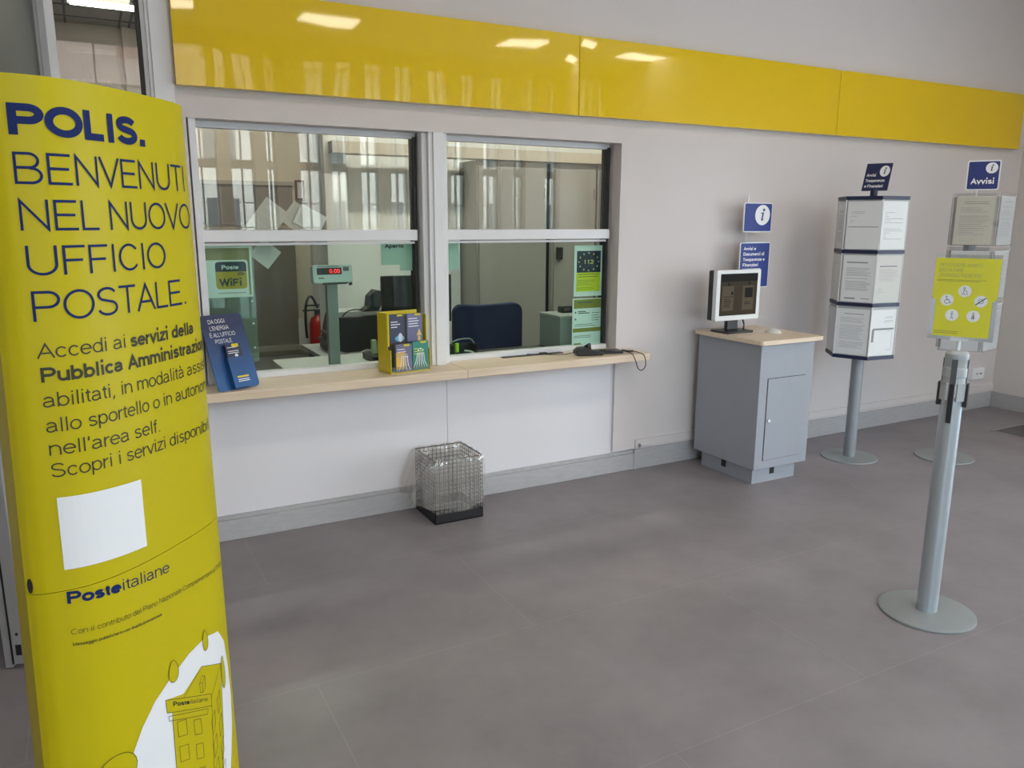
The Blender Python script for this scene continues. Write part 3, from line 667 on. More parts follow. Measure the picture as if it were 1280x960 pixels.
def brochure_holder():
    loc = (1.290, Y0-.100, .785); rz = math.radians(9)
    t = thing('brochure_holder', 'yellow card holder with four brochure pockets on the beech counter', 'holder', loc, rz)
    t.scale = (1.06, 1.0, 1.15)
    YC = mat('holder_yellow', (.70, .56, .015), rough=.42); DK = mat('holder_dark', (.05, .045, .02), rough=.6)
    b = B()
    bx(b, 0, .003, 0, .100, 0, .265); bx(b, .003, .010, -.004, .0, .12, .262); bx(b, .215, .218, 0, .100, 0, .250); bx(b, 0, .218, .098, .101, 0, .265); bx(b, 0, .218, -.035, .10, 0, .004)
    bx(b, 0, .003, -.035, 0, 0, .105); bx(b, .215, .218, -.035, 0, 0, .10); obj('side_wall', b, YC, t)
    b = B(); bx(b, .003, .215, .004, .010, .004, .13); bx(b, .105, .111, .01, .097, .13, .25); obj('divider', b, DK, t)
    b = B(); bx(b, .004, .216, -.036, -.034, .003, .030); obj('lip', b, ACRYL, t)
    mats = {}
    defs = [('brochure', .020, .103, .012, .030, .128, .258, (.045, .05, .10), 'dark blue brochure, upper left in the yellow holder'),
            ('brochure', .116, .203, .012, .030, .128, .256, (.15, .15, .27), 'grey violet brochure with a yellow triangle, upper right in the yellow holder'),
            ('brochure', .030, .118, -.030, -.006, .005, .128, (.16, .15, .25), 'orange and violet brochure, lower left in the yellow holder'),
            ('brochure', .122, .210, -.030, -.006, .005, .135, (.03, .22, .16), 'green brochure with white rays, lower right in the yellow holder')]
    for i, (nm, x0, x1, y0, y1, z0, z1, c, lab) in enumerate(defs):
        o = thing(nm, lab, 'brochure', loc, rz, 'brochures in the yellow holder'); o.scale = (1.06, 1.0, 1.15)
        b = B(); bx(b, x0, x1, y0, y1, z0, z1); obj('cover', b, mat('brochure_%d' % i, c, rough=.35), o)
        m = plane_map((0, y0, 0), (1, 0, 0), (0, 0, 1)); m2 = plane_map((0, y0, 0), (1, 0, 0), (0, 0, 1), .0012)
        w_ = x1-x0
        b = B(); rows(b, x0+.008, x1-.02, z1-.062, z1-.016, 4, .0045, m, .4); obj('print', b, mat('soft_white', (.7, .72, .78)) if i != 3 else mat('lime_print', (.45, .6, .1), rough=.5), o)
        b = B(); rect(b, x0+.5*w_, x0+.85*w_, z1-.009, z1, m2); obj('yellow_tab', b, MATS['logo_yellow'], o)
        if i == 0:
            b = B(); poly(b, circ(x0+.055, z0+.022, .026, 20, .014), m); obj('picture', b, mat('picture_cyan', (.10, .40, .60), rough=.4), o)
            b = B(); poly(b, circ(x0+.058, z0+.026, .012, 14, .020), m2); obj('figure_print', b, MATS['soft_white'], o)
        if i == 1:
            b = B(); poly(b, [(x0+.052, z0+.028), (x0+.080, z0+.028), (x0+.067, z0+.060)], m2); poly(b, circ(x0+.066, z0+.014, .008, 12, .012), m2); obj('picture', b, mat('picture_gold', (.75, .52, .15), rough=.4), o)
        if i == 2:
            b = B(); rect(b, x0, x0+.048, z0+.012, z0+.088, m); obj('picture', b, mat('picture_orange', (.72, .42, .06), rough=.4), o)
            b = B()
            for k in range(4): line(b, [(x0+.030+.010*k, z0+.072), (x0+.026+.013*k, z0+.03), (x0+.016+.020*k, z0+.008)], .004, m2)
            obj('rays', b, WHITE, o)
        if i == 3:
            b = B()
            for k in range(6): line(b, [(x0+.026+.007*k, z0+.078), (x0+.016+.010*k, z0+.036), (x0+.004+.015*k, z0+.014)], .0032, m2)
            for k in range(3): poly(b, star(x0+.032+.012*k, z0+.09 + (.006 if k == 1 else 0), .006), m2)
            obj('rays', b, WHITE, o)
brochure_holder()

def card_reader():
    loc = (2.435, Y0-.075, .785); rz = math.radians(-14)
    t = thing('card_terminal', 'black card payment terminal lying on the beech counter, right window', 'terminal', loc, rz)
    b = B(); prism(b, [(0, .004), (.16, .0), (.165, .018), (.10, .030), (.06, .050), (.02, .046), (-.004, .026)], 'y', -.04, .04)
    b.transform(Matrix.Rotation(0, 4, 'Z')); obj('body', b, BLACKP, t, bevel=.006)
    b = B(); tube(b, [(.075, -.034, .043), (.085, 0, .060), (.075, .034, .043)], .011, 10); obj('shroud', b, BLACKP, t, smooth=True)
    m = plane_map((.10, -.03, .0303), (.8, 0, -.15), (0, 1, 0), .0006)
    b = B(); rect(b, .004, .05, .006, .052, m); obj('keypad', b, mat('keypad_grey', (.10, .09, .09), rough=.5), t)
    b = B(); tube(b, [(0, .0, .02), (-.05, .02, .006), (-.12, .04, .004), (-.22, .075, .004), (-.30, .10, .004)], .0022, 8); obj('cable', b, BLACK, t, smooth=True)
    p = thing('signature_pad', 'flat black signature pad with looped pen cord at the counter end', 'pad', (2.655, Y0-.085, .785), math.radians(-12))
    b = B(); bx(b, -.065, .085, -.045, .055, 0, .016); obj('body', b, BLACKP, p, bevel=.004)
    b = B(); bx(b, -.05, .05, -.03, .04, .016, .0175); obj('screen', b, mat('pad_screen', (.05, .055, .055), rough=.15), p)
    b = B(); tube(b, [(.075, -.03, .018), (.11, -.045, .014), (.150, -.03, .010)], .006, 10); obj('pen', b, BLACKP, p, smooth=True)
    cord = catmull([(.085, -.035, .014), (.115, -.09, .006), (.125, -.124, -.03), (.14, -.130, -.075), (.165, -.130, -.088), (.188, -.128, -.06), (.186, -.11, -.005), (.165, -.06, .008), (.15, -.03, .010)], 6)
    b = B(); tube(b, cord, .0028, 8); obj('cord', b, BLACK, p, smooth=True)
card_reader()

# ================================================================== WASTE BASKET
def waste_basket():
    t = thing('wire_waste_basket', 'square black wire waste basket on the floor under the counter', 'bin', (1.595, 3.698, 0))
    W = .135; H = .342
    b = B(); n = 11; r = .0012
    for k in range(n+1):
        a = -W + 2*W*k/n
        for (p, q) in (((a, -W), (a, -W)), ((a, W), (a, W)), ((-W, a), (-W, a)), ((W, a), (W, a))): bx(b, p[0]-r, p[0]+r, p[1]-r, p[1]+r, .004, H)
    m = 15
    for k in range(m+1):
        z = .006 + (H-.008)*k/m
        for s in (-1, 1): bx(b, -W, W, s*W-r, s*W+r, z-r, z+r); bx(b, s*W-r, s*W+r, -W, W, z-r, z+r)
    obj('wire_mesh', b, BLACK, t)
    b = B()
    for s in (-1, 1): tube(b, [(-W, s*W, H), (W, s*W, H)], .0025, 8); tube(b, [(s*W, -W, H), (s*W, W, H)], .0025, 8)
    obj('rim', b, BLACK, t, smooth=True)
    b = B(); bx(b, -W-.002, W+.002, -W-.002, W+.002, 0, .006)
    for s in (-1, 1): bx(b, -W-.002, W+.002, s*W-.002, s*W+.002, 0, .052); bx(b, s*W-.002, s*W+.002, -W-.002, W+.002, 0, .052)
    obj('base_tray', b, BLACKP, t)
    # bin liner
    b = B(); N = 160; prof = []
    def per(u):
        u = (u % 1)*4; s = int(u); f = u-s; a = -1 + 2*f
        return [(a, -1), (1, a), (-a, 1), (-1, -a)][s], [(0, -1), (1, 0), (0, 1), (-1, 0)][s], f
    vsn = 26; grid = []
    for i in range(N):
        (px, py), (nx, ny), f = per(i/N); col = []
        for j in range(vsn):
            v = j/(vsn-1)
            ph = i*2*PI/N
            wr = .010*math.sin(5*ph + 3*v) + .005*math.sin(11*ph + 1.3 - 2*v) + .0025*math.sin(29*ph + 9*v)
            if v < .35:                                  # inside, from the bottom up
                k = v/.35; z = .03 + k*(H+.006-.03); off = -.012 - .004*math.sin(7*ph) - .01*(1-k)
                off += wr*.6
            elif v < .42: z = H + .006 + .004*math.sin(14*ph); off = .002
            else:
                k = (v-.42)/.58
                low = .072 + .012*math.sin(5*ph + 1) + (.012 if nx < 0 else 0) + (.0 if ny < 0 else .02)
                z = H + .004 - k*(H-low); off = .006 + .012*k**.5 + wr*(.4+.9*k)
                bul = (.075 if nx < 0 else .012 if nx > 0 else .010)
                edge = math.sin(PI*min(1, max(0, f)))**.5
                off += bul*math.sin(PI*.5*min(1, k*1.3))*(.55+.45*edge)
                off = max(off, .004)
                if ny > 0: off = min(off, .012)
            x, y = px*W, py*W
            # outward at corners along both axes
            ox = nx*off + (off*px if abs(abs(px)-1) < .12 and nx == 0 else 0)*.7; oy = ny*off + (off*py if abs(abs(py)-1) < .12 and ny == 0 else 0)*.7
            if oy > .012: oy = .012
            col.append(b.verts.new((x+ox, y+oy, z)))
        grid.append(col)
    for i in range(N):
        for j in range(vsn-1): b.faces.new((grid[i][j], grid[(i+1) % N][j], grid[(i+1) % N][j+1], grid[i][j+1]))
    cv = b.verts.new((0, 0, .028))
    for i in range(N): b.faces.new((grid[(i+1) % N][0], grid[i][0], cv))
    o = obj('bin_liner', b, BAG, smooth=True); o.location = (1.595, 3.698, 0)
    tag(o, 'crumpled clear plastic liner folded over the wire waste basket', 'bag')
waste_basket()

# ================================================================== KIOSK
def kiosk():
    t = thing('kiosk_cabinet', 'grey metal kiosk cabinet with beech top against the wall', 'cabinet', (3.58, 3.50, 0))
    x0, x1, y0, y1 = 3.362, 3.797, 3.240, 3.770
    b = B(); bx(b, x0, x1, y0, y1, .10, .855); obj('body', b, STEEL, t, world=True, bevel=.002)
    b = B(); bx(b, x0+.03, x1-.052, y0+.038, y1-.05, 0, .10); pl = obj('plinth', b, STEEL, t, world=True)
    for q in ((3.535, 3.572, y0+.036, y0+.0385), (x0+.028, x0+.031, 3.50, 3.54)):
        b = B()
        for k in range(4): bx(b, *q, .045+.012*k, .052+.012*k)
        bx(b, q[0]+.001 if q[1]-q[0] < .01 else q[0], q[1], q[2]+.001 if q[3]-q[2] < .01 else q[2], q[3], .045, .088)
        obj('vent', b, BLACK, pl, world=True)
    b = B(); prism(b, [(p[0], p[1]) for p in rrect(3.330, 3.835, 3.205, 3.785, .018)], 'z', .855, .882); obj('top', b, BEECH, t, world=True, bevel=.004)
    b = B(); bx(b, x0+.064, x0+.372, y0-.0015, y0+.001, .152, .652); obj('door_gap', b, BLACK, t, world=True)
    b = B(); bx(b, x0+.067, x0+.369, y0-.005, y0, .155, .649); d = obj('door', b, STEEL, t, world=True)
    b = B(); tube(b, [(x0+.085, y0-.004, .40), (x0+.085, y0-.016, .40)], .010, 14); obj('lock', b, mat('chrome', (.7, .7, .7), rough=.2, metal=1), d, world=True, smooth=True)
    # monitor
    loc = (3.465, 3.60, .882); rz = 0
    m = thing('monitor', 'flat monitor with white bezel showing two dim documents on the kiosk', 'monitor', loc, rz)
    m.scale = (.875, 1, 1)
    b = B(); prism(b, rrect(-.205, .200, .077, .382, .01), 'y', -.045, -.012); obj('bezel', b, mat('bezel_white', (.74, .74, .74), rough=.4), m, bevel=.003)
    b = B(); prism(b, rrect(-.208, .200, .079, .380, .01), 'y', -.012, .025); bx(b, -.13, .13, .025, .05, .12, .33); obj('rear_shell', b, BLACKP, m, bevel=.004)
    SCR = mat('screen_brown', (.035, .025, .014), rough=.5, spec=.1, emit=.25)
    b = B(); bx(b, -.172, .168, -.0465, -.044, .108, .360); obj('screen', b, SCR, m)
    mp = plane_map((-.172, -.0465, .108), (1, 0, 0), (0, 0, 1))
    b = B(); rect(b, 0, .34, .205, .252, mp); 
    for x in (.055, .245): poly(b, circ(x+.02, .19, .010, 12), mp)
    mq = plane_map((-.172, -.0465, .108), (1, 0, 0), (0, 0, 1), .0012)
    for x in (.018, .205): b2 = B(); rect(b2, x, x+.105, .03, .178, mp); obj('screen_page', b2, mat('page_glow', (.065, .05, .032), rough=.5, spec=.1, emit=.4), m)
    rows(b, .035, .11, .05, .105, 5, .004, mq, .3); rows(b, .225, .295, .05, .095, 4, .004, mq, .3)
    rect(b, .225, .30, .105, .165, mq); poly(b, circ(.108, .135, .011, 14), mq); rect(b, .03, .115, .112, .116, mq); obj('screen_print', b, mat('screen_dark', (.010, .008, .006), rough=.5, spec=.1), m)
    b = B(); bx(b, -.05, .05, -.008, .02, .012, .10); obj('stand', b, BLACKP, m, bevel=.004)
    b = B(); prism(b, rrect(-.125, .125, -.085, .075, .02), 'z', 0, .012); obj('base', b, BLACKP, m, bevel=.003)
    b = B(); tube(b, [(.07, -.02, .085), (.085, -.03, .04), (.075, -.03, .013)], .004, 8); tube(b, [(.09, -.01, .085), (.095, -.02, .05), (.085, -.03, .013)], .003, 8); obj('cable', b, BLACK, m, smooth=True)
    # mouse
    o = thing('mouse', 'small white computer mouse beside the monitor base on the kiosk', 'mouse', (3.665, 3.45, .882), math.radians(20))
    b = B(); bmesh.ops.create_uvsphere(b, u_segments=20, v_segments=12, radius=1)
    for v in b.verts: v.co = Vector((v.co.x*.030, v.co.y*.052, max(0, v.co.z)*.028))
    obj('body', b, mat('mouse_cream', (.72, .69, .64), rough=.4), o, smooth=True)
    b = B(); tube(b, [(0, .050, .008), (-.03, .075, .004), (-.08, .09, .004)], .002, 8); obj('cable', b, MATS['mouse_cream'], o, smooth=True)
kiosk()

def info_letter(b, cx, cy, h, mp):
    poly(b, circ(cx+.10*h, cy+.36*h, .105*h, 14), mp)
    poly(b, [(cx-.16*h, cy+.16*h), (cx+.12*h, cy+.20*h), (cx+.02*h, cy-.30*h), (cx+.12*h, cy-.26*h), (cx+.14*h, cy-.22*h), (cx+.16*h, cy-.25*h), (cx-.02*h, cy-.42*h), (cx-.13*h, cy-.36*h), (cx-.04*h, cy+.10*h), (cx-.16*h, cy+.10*h)], mp)

def wall_signs():
    t = thing('sign_rod_stand', 'white rod behind the kiosk carrying two blue signs', 'sign', (3.735, 3.74, 0))
    b = B(); tube(b, [(3.735, 3.80, 0), (3.735, 3.80, 1.715)], .006, 10); obj('rod', b, ALU, t, world=True, smooth=True)
    def sign(x0, x1, z0, z1, nm):
        b = B(); prism(b, rrect(x0-.006, x1+.006, z0-.006, z1+.006, .012), 'y', 3.720, 3.726); s = obj(nm, b, WHITE, t, world=True)
        b = B(); prism(b, rrect(x0, x1, z0, z1, .008), 'y', 3.7185, 3.720); obj('blue_face', b, BLUE, s, world=True)
        return s, plane_map((x0, 3.7185, z0), (1, 0, 0), (0, 0, 1))
    s, mp = sign(3.634, 3.862, 1.490, 1.660, 'info_sign')
    b = B(); poly(b, circ(.150, .100, .063, 32), mp); d = obj('white_disc', b, WHITE, s, world=True)
    b = B(); m2 = plane_map((3.634, 3.7185, 1.490), (1, 0, 0), (0, 0, 1), .0013); info_letter(b, .150, .100, .088, m2); obj('letter', b, BLUE, s, world=True)
    s, mp = sign(3.620, 3.864, 1.140, 1.415, 'text_sign')
    b = B()
    for k, (q, wd) in enumerate((('Avvisi e', .105), ('Documenti di', .178), ('Trasparenza e', .185), ('Finanziari', .13))): text(b, q, .022, .232-.034*k, .020, mp, width=wd, weight=.02)
    rows(b, .022, .21, .06, .118, 3, .016, mp, .25); obj('lettering', b, WHITE, s, world=True)
    for z in (1.575, 1.28):
        b = B(); bx(b, 3.725, 3.745, 3.726, 3.80, z, z+.02); obj('clip', b, ALU, t, world=True)
wall_signs()

# ================================================================== NOTICE STANDS
def sheet_obj(w_, h_, mpf, label, paper, group, style=0, grp=None):
    """A4 notice: paper + print, laid through mpf(x, z, lift)."""
    o = thing('notice_sheet', label, 'paper', mpf(w_/2, 0, 0), 0, group)
    inv = o.matrix_basis.inverted()
    b = B(); tb = [(0, 0), (w_, 0), (w_, h_), (0, h_)]
    A = [b.verts.new(mpf(x, z, 0)) for x, z in tb]; C_ = [b.verts.new(mpf(x, z, .0012)) for x, z in tb]
    b.faces.new(A[::-1]); b.faces.new(C_)
    for i in range(4): b.faces.new((A[i], A[(i+1) % 4], C_[(i+1) % 4], C_[i]))
    obj('paper', b, paper, o, world=True)
    m = lambda x, z: mpf(x, z, .0018)
    b = B(); mg = w_*.11
    if style == 0: rows(b, w_*.22, w_*.82, h_*.87, h_*.92, 1, .004, m, .1); rows(b, mg, w_-mg, h_*.14, h_*.82, 22, .0016, m, .25)
    if style == 1: rect(b, mg*.5, w_-mg*.4, h_*.46, h_*.475, m); rows(b, w_*.25, w_*.8, h_*.86, h_*.9, 1, .003, m, .1); rows(b, mg, w_-mg, h_*.52, h_*.8, 9, .0015, m, .3); rows(b, mg, w_*.5, h_*.12, h_*.42, 10, .0014, m, .5)
    if style == 2: rows(b, mg, w_*.75, h_*.82, h_*.87, 1, .007, m, .05); rows(b, mg, w_-mg, h_*.24, h_*.74, 16, .0022, m, .3); rect(b, mg, w_*.45, h_*.06, h_*.09, m); rect(b, w_*.62, w_*.88, h_*.07, h_*.085, m)
    if style == 3: rect(b, mg, w_*.82, h_*.76, h_*.785, m); rows(b, mg, w_-mg, h_*.45, h_*.72, 9, .0013, m, .25); rows(b, mg, w_*.7, h_*.2, h_*.35, 4, .0014, m, .4)
    if style == 4: rect(b, w_*.1, w_*.95, h_*.56, h_*.60, m); rect(b, w_*.06, w_*.2, h_*.30, h_*.58, m); rows(b, w_*.2, w_*.9, h_*.72, h_*.92, 7, .0018, m, .25); line(b, [(w_*.28, h_*.12), (w_*.9, h_*.12), (w_*.9, h_*.53), (w_*.28, h_*.53)], .0018, m, True); rows(b, w_*.3, w_*.86, h_*.15, h_*.50, 8, .0014, m, .4)
    if style == 5:
        rows(b, w_*.2, w_*.85, h_*.83, h_*.91, 2, .003, m, .1)
        for k in range(14): rows(b, mg, w_-mg, h_*(.2+.042*k), h_*(.235+.042*k), 1, .002, m, .5)
    obj('print', b, INKG, o, world=True)
    return o

def notice_drum():
    cx, cy, R = 4.39, 3.39, .211
    v = math.atan2(-cy, -cx)                       # direction from the stand to the hall centre
    t = thing('notice_drum_stand', 'six sided notice stand with dark blue bands on a round grey foot', 'stand', (cx, cy, 0))
    b = B(); lathe(b, [(0, 0), (.176, 0), (.178, .003), (.176, .008), (.05, .010), (0, .010)], 64); obj('base_plate', b, DISC, t, smooth=True)
    b = B(); lathe(b, [(.038, .008), (.038, .71)], 32); obj('pole', b, STEELD, t, smooth=True)
    a0 = v + math.radians(14.5)
    corners = [(R*math.cos(a0 + k*PI/3), R*math.sin(a0 + k*PI/3)) for k in range(6)]
    inner = [(p[0]*.96, p[1]*.96) for p in corners]
    b = B(); prism(b, inner, 'z', .70, 1.69); obj('core_panel', b, mat('drum_core', (.50, .50, .50), rough=.5), t)
    for z in (.695, 1.030, 1.357, 1.683):
        b = B(); prism(b, [(p[0]*1.015, p[1]*1.015) for p in corners], 'z', z, z+.022); obj('band', b, NAVY, t)
    b = B()
    for p in corners: tube(b, [(p[0]*.995, p[1]*.995, .70), (p[0]*.995, p[1]*.995, 1.70)], .0035, 6)
    obj('corner_strip', b, ALU, t)
    b = B(); tube(b, [(.0, 0, 1.70), (0, 0, 1.75)], .022, 16); obj('sign_socket', b, NAVY, t, smooth=True)
    # tilted sign on top, facing the hall
    sv = Vector((-math.sin(math.radians(64)), -math.cos(math.radians(64)), 0)); rt = Vector((-sv.y, sv.x, 0))
    S = Matrix((rt, -sv, Vector((0, 0, 1)))).transposed().to_4x4(); S = Matrix.Translation((0, 0, 1.742)) @ S @ Matrix.Rotation(math.radians(-32), 4, 'X') @ Matrix.Diagonal((.86, 1, 1.2, 1))
    b = B(); prism(b, rrect(-.088, .088, 0, .168, .004), 'y', -.002, .003); b.transform(S); s = obj('top_sign', b, mat('sign_navy', (.016, .022, .085), rough=.4), t)
    m0 = plane_map((-.088, -.002, 0), (1, 0, 0), (0, 0, 1)); mp = lambda a, c: S @ m0(a, c)
    m1 = plane_map((-.088, -.002, 0), (1, 0, 0), (0, 0, 1), .0014); mq = lambda a, c: S @ m1(a, c)
    b = B(); poly(b, circ(.132, .118, .034, 26), mp)
    for k, (q, wd) in enumerate((('Avvisi', .062), ('Trasparenza', .130), ('e Finanziari', .125))): text(b, q, .014, .086-.034*k, .018, mp, width=wd, weight=.015)
    obj('lettering', b, WHITE, s)
    b = B(); info_letter(b, .132, .118, .048, mq); obj('letter', b, MATS['sign_navy'], s)
    # sheets: one per face and tier
    tiers = ((1.381, 'top'), (1.054, 'middle'), (.719, 'bottom'))
    names = {5: 'left narrow face', 0: 'face turned to the hall', 1: 'right face'}
    # faces between corner k and k+1 ; find the one facing the viewer
    for k in range(6):
        A = Vector((*corners[k], 0)); C_ = Vector((*corners[(k+1) % 6], 0))
        mid = (A+C_)/2; n = mid.normalized()
        toward = n.dot(Vector((-cx, -cy, 0)).normalized())
        if toward < -.2: continue
        rgt = Vector((-n.y, n.x, 0)); half = (A-C_).length/2
        side = 'middle' if toward > .8 else ('right' if rgt.dot(Vector((cy, -cx, 0)).normalized()) and n.dot(Vector((cy, -cx, 0)).normalized()) > 0 else 'left')
        for z, tn in tiers:
            w_, h_ = .196, .290
            st = {('middle', 'top'): 1, ('middle', 'middle'): 2, ('middle', 'bottom'): 0, ('right', 'top'): 5, ('right', 'middle'): 3, ('right', 'bottom'): 4}.get((side, tn), 0)
            base = mid*.967 + Vector((cx, cy, z)); off = rgt*(-w_/2 + random.uniform(-.006, .006))
            tip = random.uniform(.0, .006)
            mpf = lambda x, zz, l, base=base, off=off, rgt=rgt, n=n, tip=tip: base + off + rgt*x + Vector((0, 0, zz+.003)) + n*(l + .003 + tip*abs(x/.196-.5))
            lab = {'middle': 'white notice on the hall-facing side of the six sided stand, %s row', 'right': 'white notice on the right side of the six sided stand, %s row', 'left': 'narrow-looking notice on the left side of the six sided stand, %s row'}[side] % tn
            sheet_obj(w_, h_, mpf, lab, WHITEP if (side, tn) != ('right', 'middle') else GREYP, 'notices on the six sided stand', st)
notice_drum()

def notice_rack():
    cx, cy = 4.96, 3.09
    t = thing('notice_rack_stand', 'notice stand with clear pockets and blue notices sign, farthest right', 'stand', (cx, cy, 0))
    b = B(); lathe(b, [(0, 0), (.178, 0), (.180, .003), (.178, .008), (.05, .010), (0, .010)], 64); obj('base_plate', b, DISC, t, smooth=True)
    b = B(); lathe(b, [(.036, .008), (.036, 1.70)], 32); obj('pole', b, STEELD, t, smooth=True)
    L = Vector((4.870, 3.195, 0)); Rr = Vector((5.006, 3.016, 0)); u = (Rr-L).normalized(); n = Vector((u.y, -u.x, 0))
    if n.dot(Vector((-cx, -cy, 0))) < 0: n = -n
    # pockets on four sides of the pole
    c = Vector((cx, cy, 0))
    half = .121; d = .075
    ca, sa = math.cos(math.radians(62)), math.sin(math.radians(62))
    dirs = [(n, u), (ca*n + sa*u, ca*u - sa*n), (-n, -u)]
    for k, (nn, uu) in enumerate(dirs):
        for z, tn in ((1.405, 'upper'), (1.070, 'middle'), (.735, 'lower')):
            dd = d if k in (0, 2) else .155
            cc = c + nn*dd if k in (0, 2) else c + n*d + u*(half+.006) + uu*.112
            hw = half if k in (0, 2) else .112
            b = B(); Mx = Matrix((uu, nn, Vector((0, 0, 1)))).transposed().to_4x4(); Mx.translation = cc + Vector((0, 0, z))
            bx(b, -hw, hw, -.002, .002, 0, .325, Mx); bx(b, -hw, hw, .010, .012, 0, .300, Mx); bx(b, -hw, -hw+.003, .002, .010, 0, .3, Mx); bx(b, hw-.003, hw, .002, .010, 0, .3, Mx); bx(b, -hw, hw, .002, .010, 0, .003, Mx)
            bx(b, -.015, .015, -d+.02 if k != 1 else -.09, -.002, .12, .15, Mx)
            obj('pocket', b, glass('pocket_acrylic', (.95, .95, .95), .04, veil=.10, veilcol=(.62, .64, .65)), t, world=True)
            if k in (0, 1):
                w_, h_ = .210, .296
                if k == 0: rr = uu; org = cc - uu*w_/2
                else: rr = -uu if False else uu; org = cc - uu*w_/2
                if rr.cross(Vector((0, 0, 1))).dot(nn) < 0: rr = -rr; org = cc - rr*w_/2
                mpf = lambda x, zz, l, org=org, rr=rr, nn=nn, z=z: org + rr*x + Vector((0, 0, z+.006+zz)) + nn*(.0045+l)
                lab = ('cream notice in the front %s pocket of the far right stand' if k == 0 else 'white notice in the side %s pocket of the far right stand') % tn
                sheet_obj(w_, h_, mpf, lab, CREAMP if k == 0 and tn == 'upper' else WHITEP, 'notices in clear pockets', 5 if k == 0 else 0)
    # sign on top
    b = B(); tube(b, [(0, 0, 1.69), (0, 0, 1.77)], .008, 10); obj('sign_rod', b, ALU, t)
    cs = Vector((4.975, 3.066, 0)); us = Vector((.525, -.851, 0)).normalized(); ns = Vector((us.y, -us.x, 0))
    if ns.dot(Vector((-cx, -cy, 0))) < 0: ns = -ns
    Mx = Matrix((us, -ns, Vector((0, 0, 1)))).transposed().to_4x4(); Mx.translation = cs + Vector((0, 0, 1.750)) + ns*.01
    b = B(); prism(b, rrect(-.090, .090, -.003, .177, .010), 'y', 0, .004); b.transform(Mx); s = obj('top_sign', b, WHITE, t, world=True)
    b = B(); prism(b, rrect(-.083, .083, .004, .170, .007), 'y', -.0015, 0); b.transform(Mx); obj('blue_face', b, mat('sign_deep_blue', (.018, .03, .17), rough=.35), s, world=True)
    m0 = plane_map((-.083, -.0015, .004), (1, 0, 0), (0, 0, 1)); m1 = plane_map((-.083, -.0015, .004), (1, 0, 0), (0, 0, 1), .0014)
    Mt = t.matrix_basis.inverted() @ Mx
    b = B(); poly(b, circ(.125, .126, .033, 26), lambda a, c2: Mt @ m0(a, c2)); text(b, 'Avvisi', .018, .030, .034, lambda a, c2: Mt @ m0(a, c2), width=.126, weight=.025); obj('lettering', b, WHITE, s)
    b = B(); info_letter(b, .125, .126, .046, lambda a, c2: Mt @ m1(a, c2)); obj('letter', b, MATS['sign_deep_blue'], s)
notice_rack()

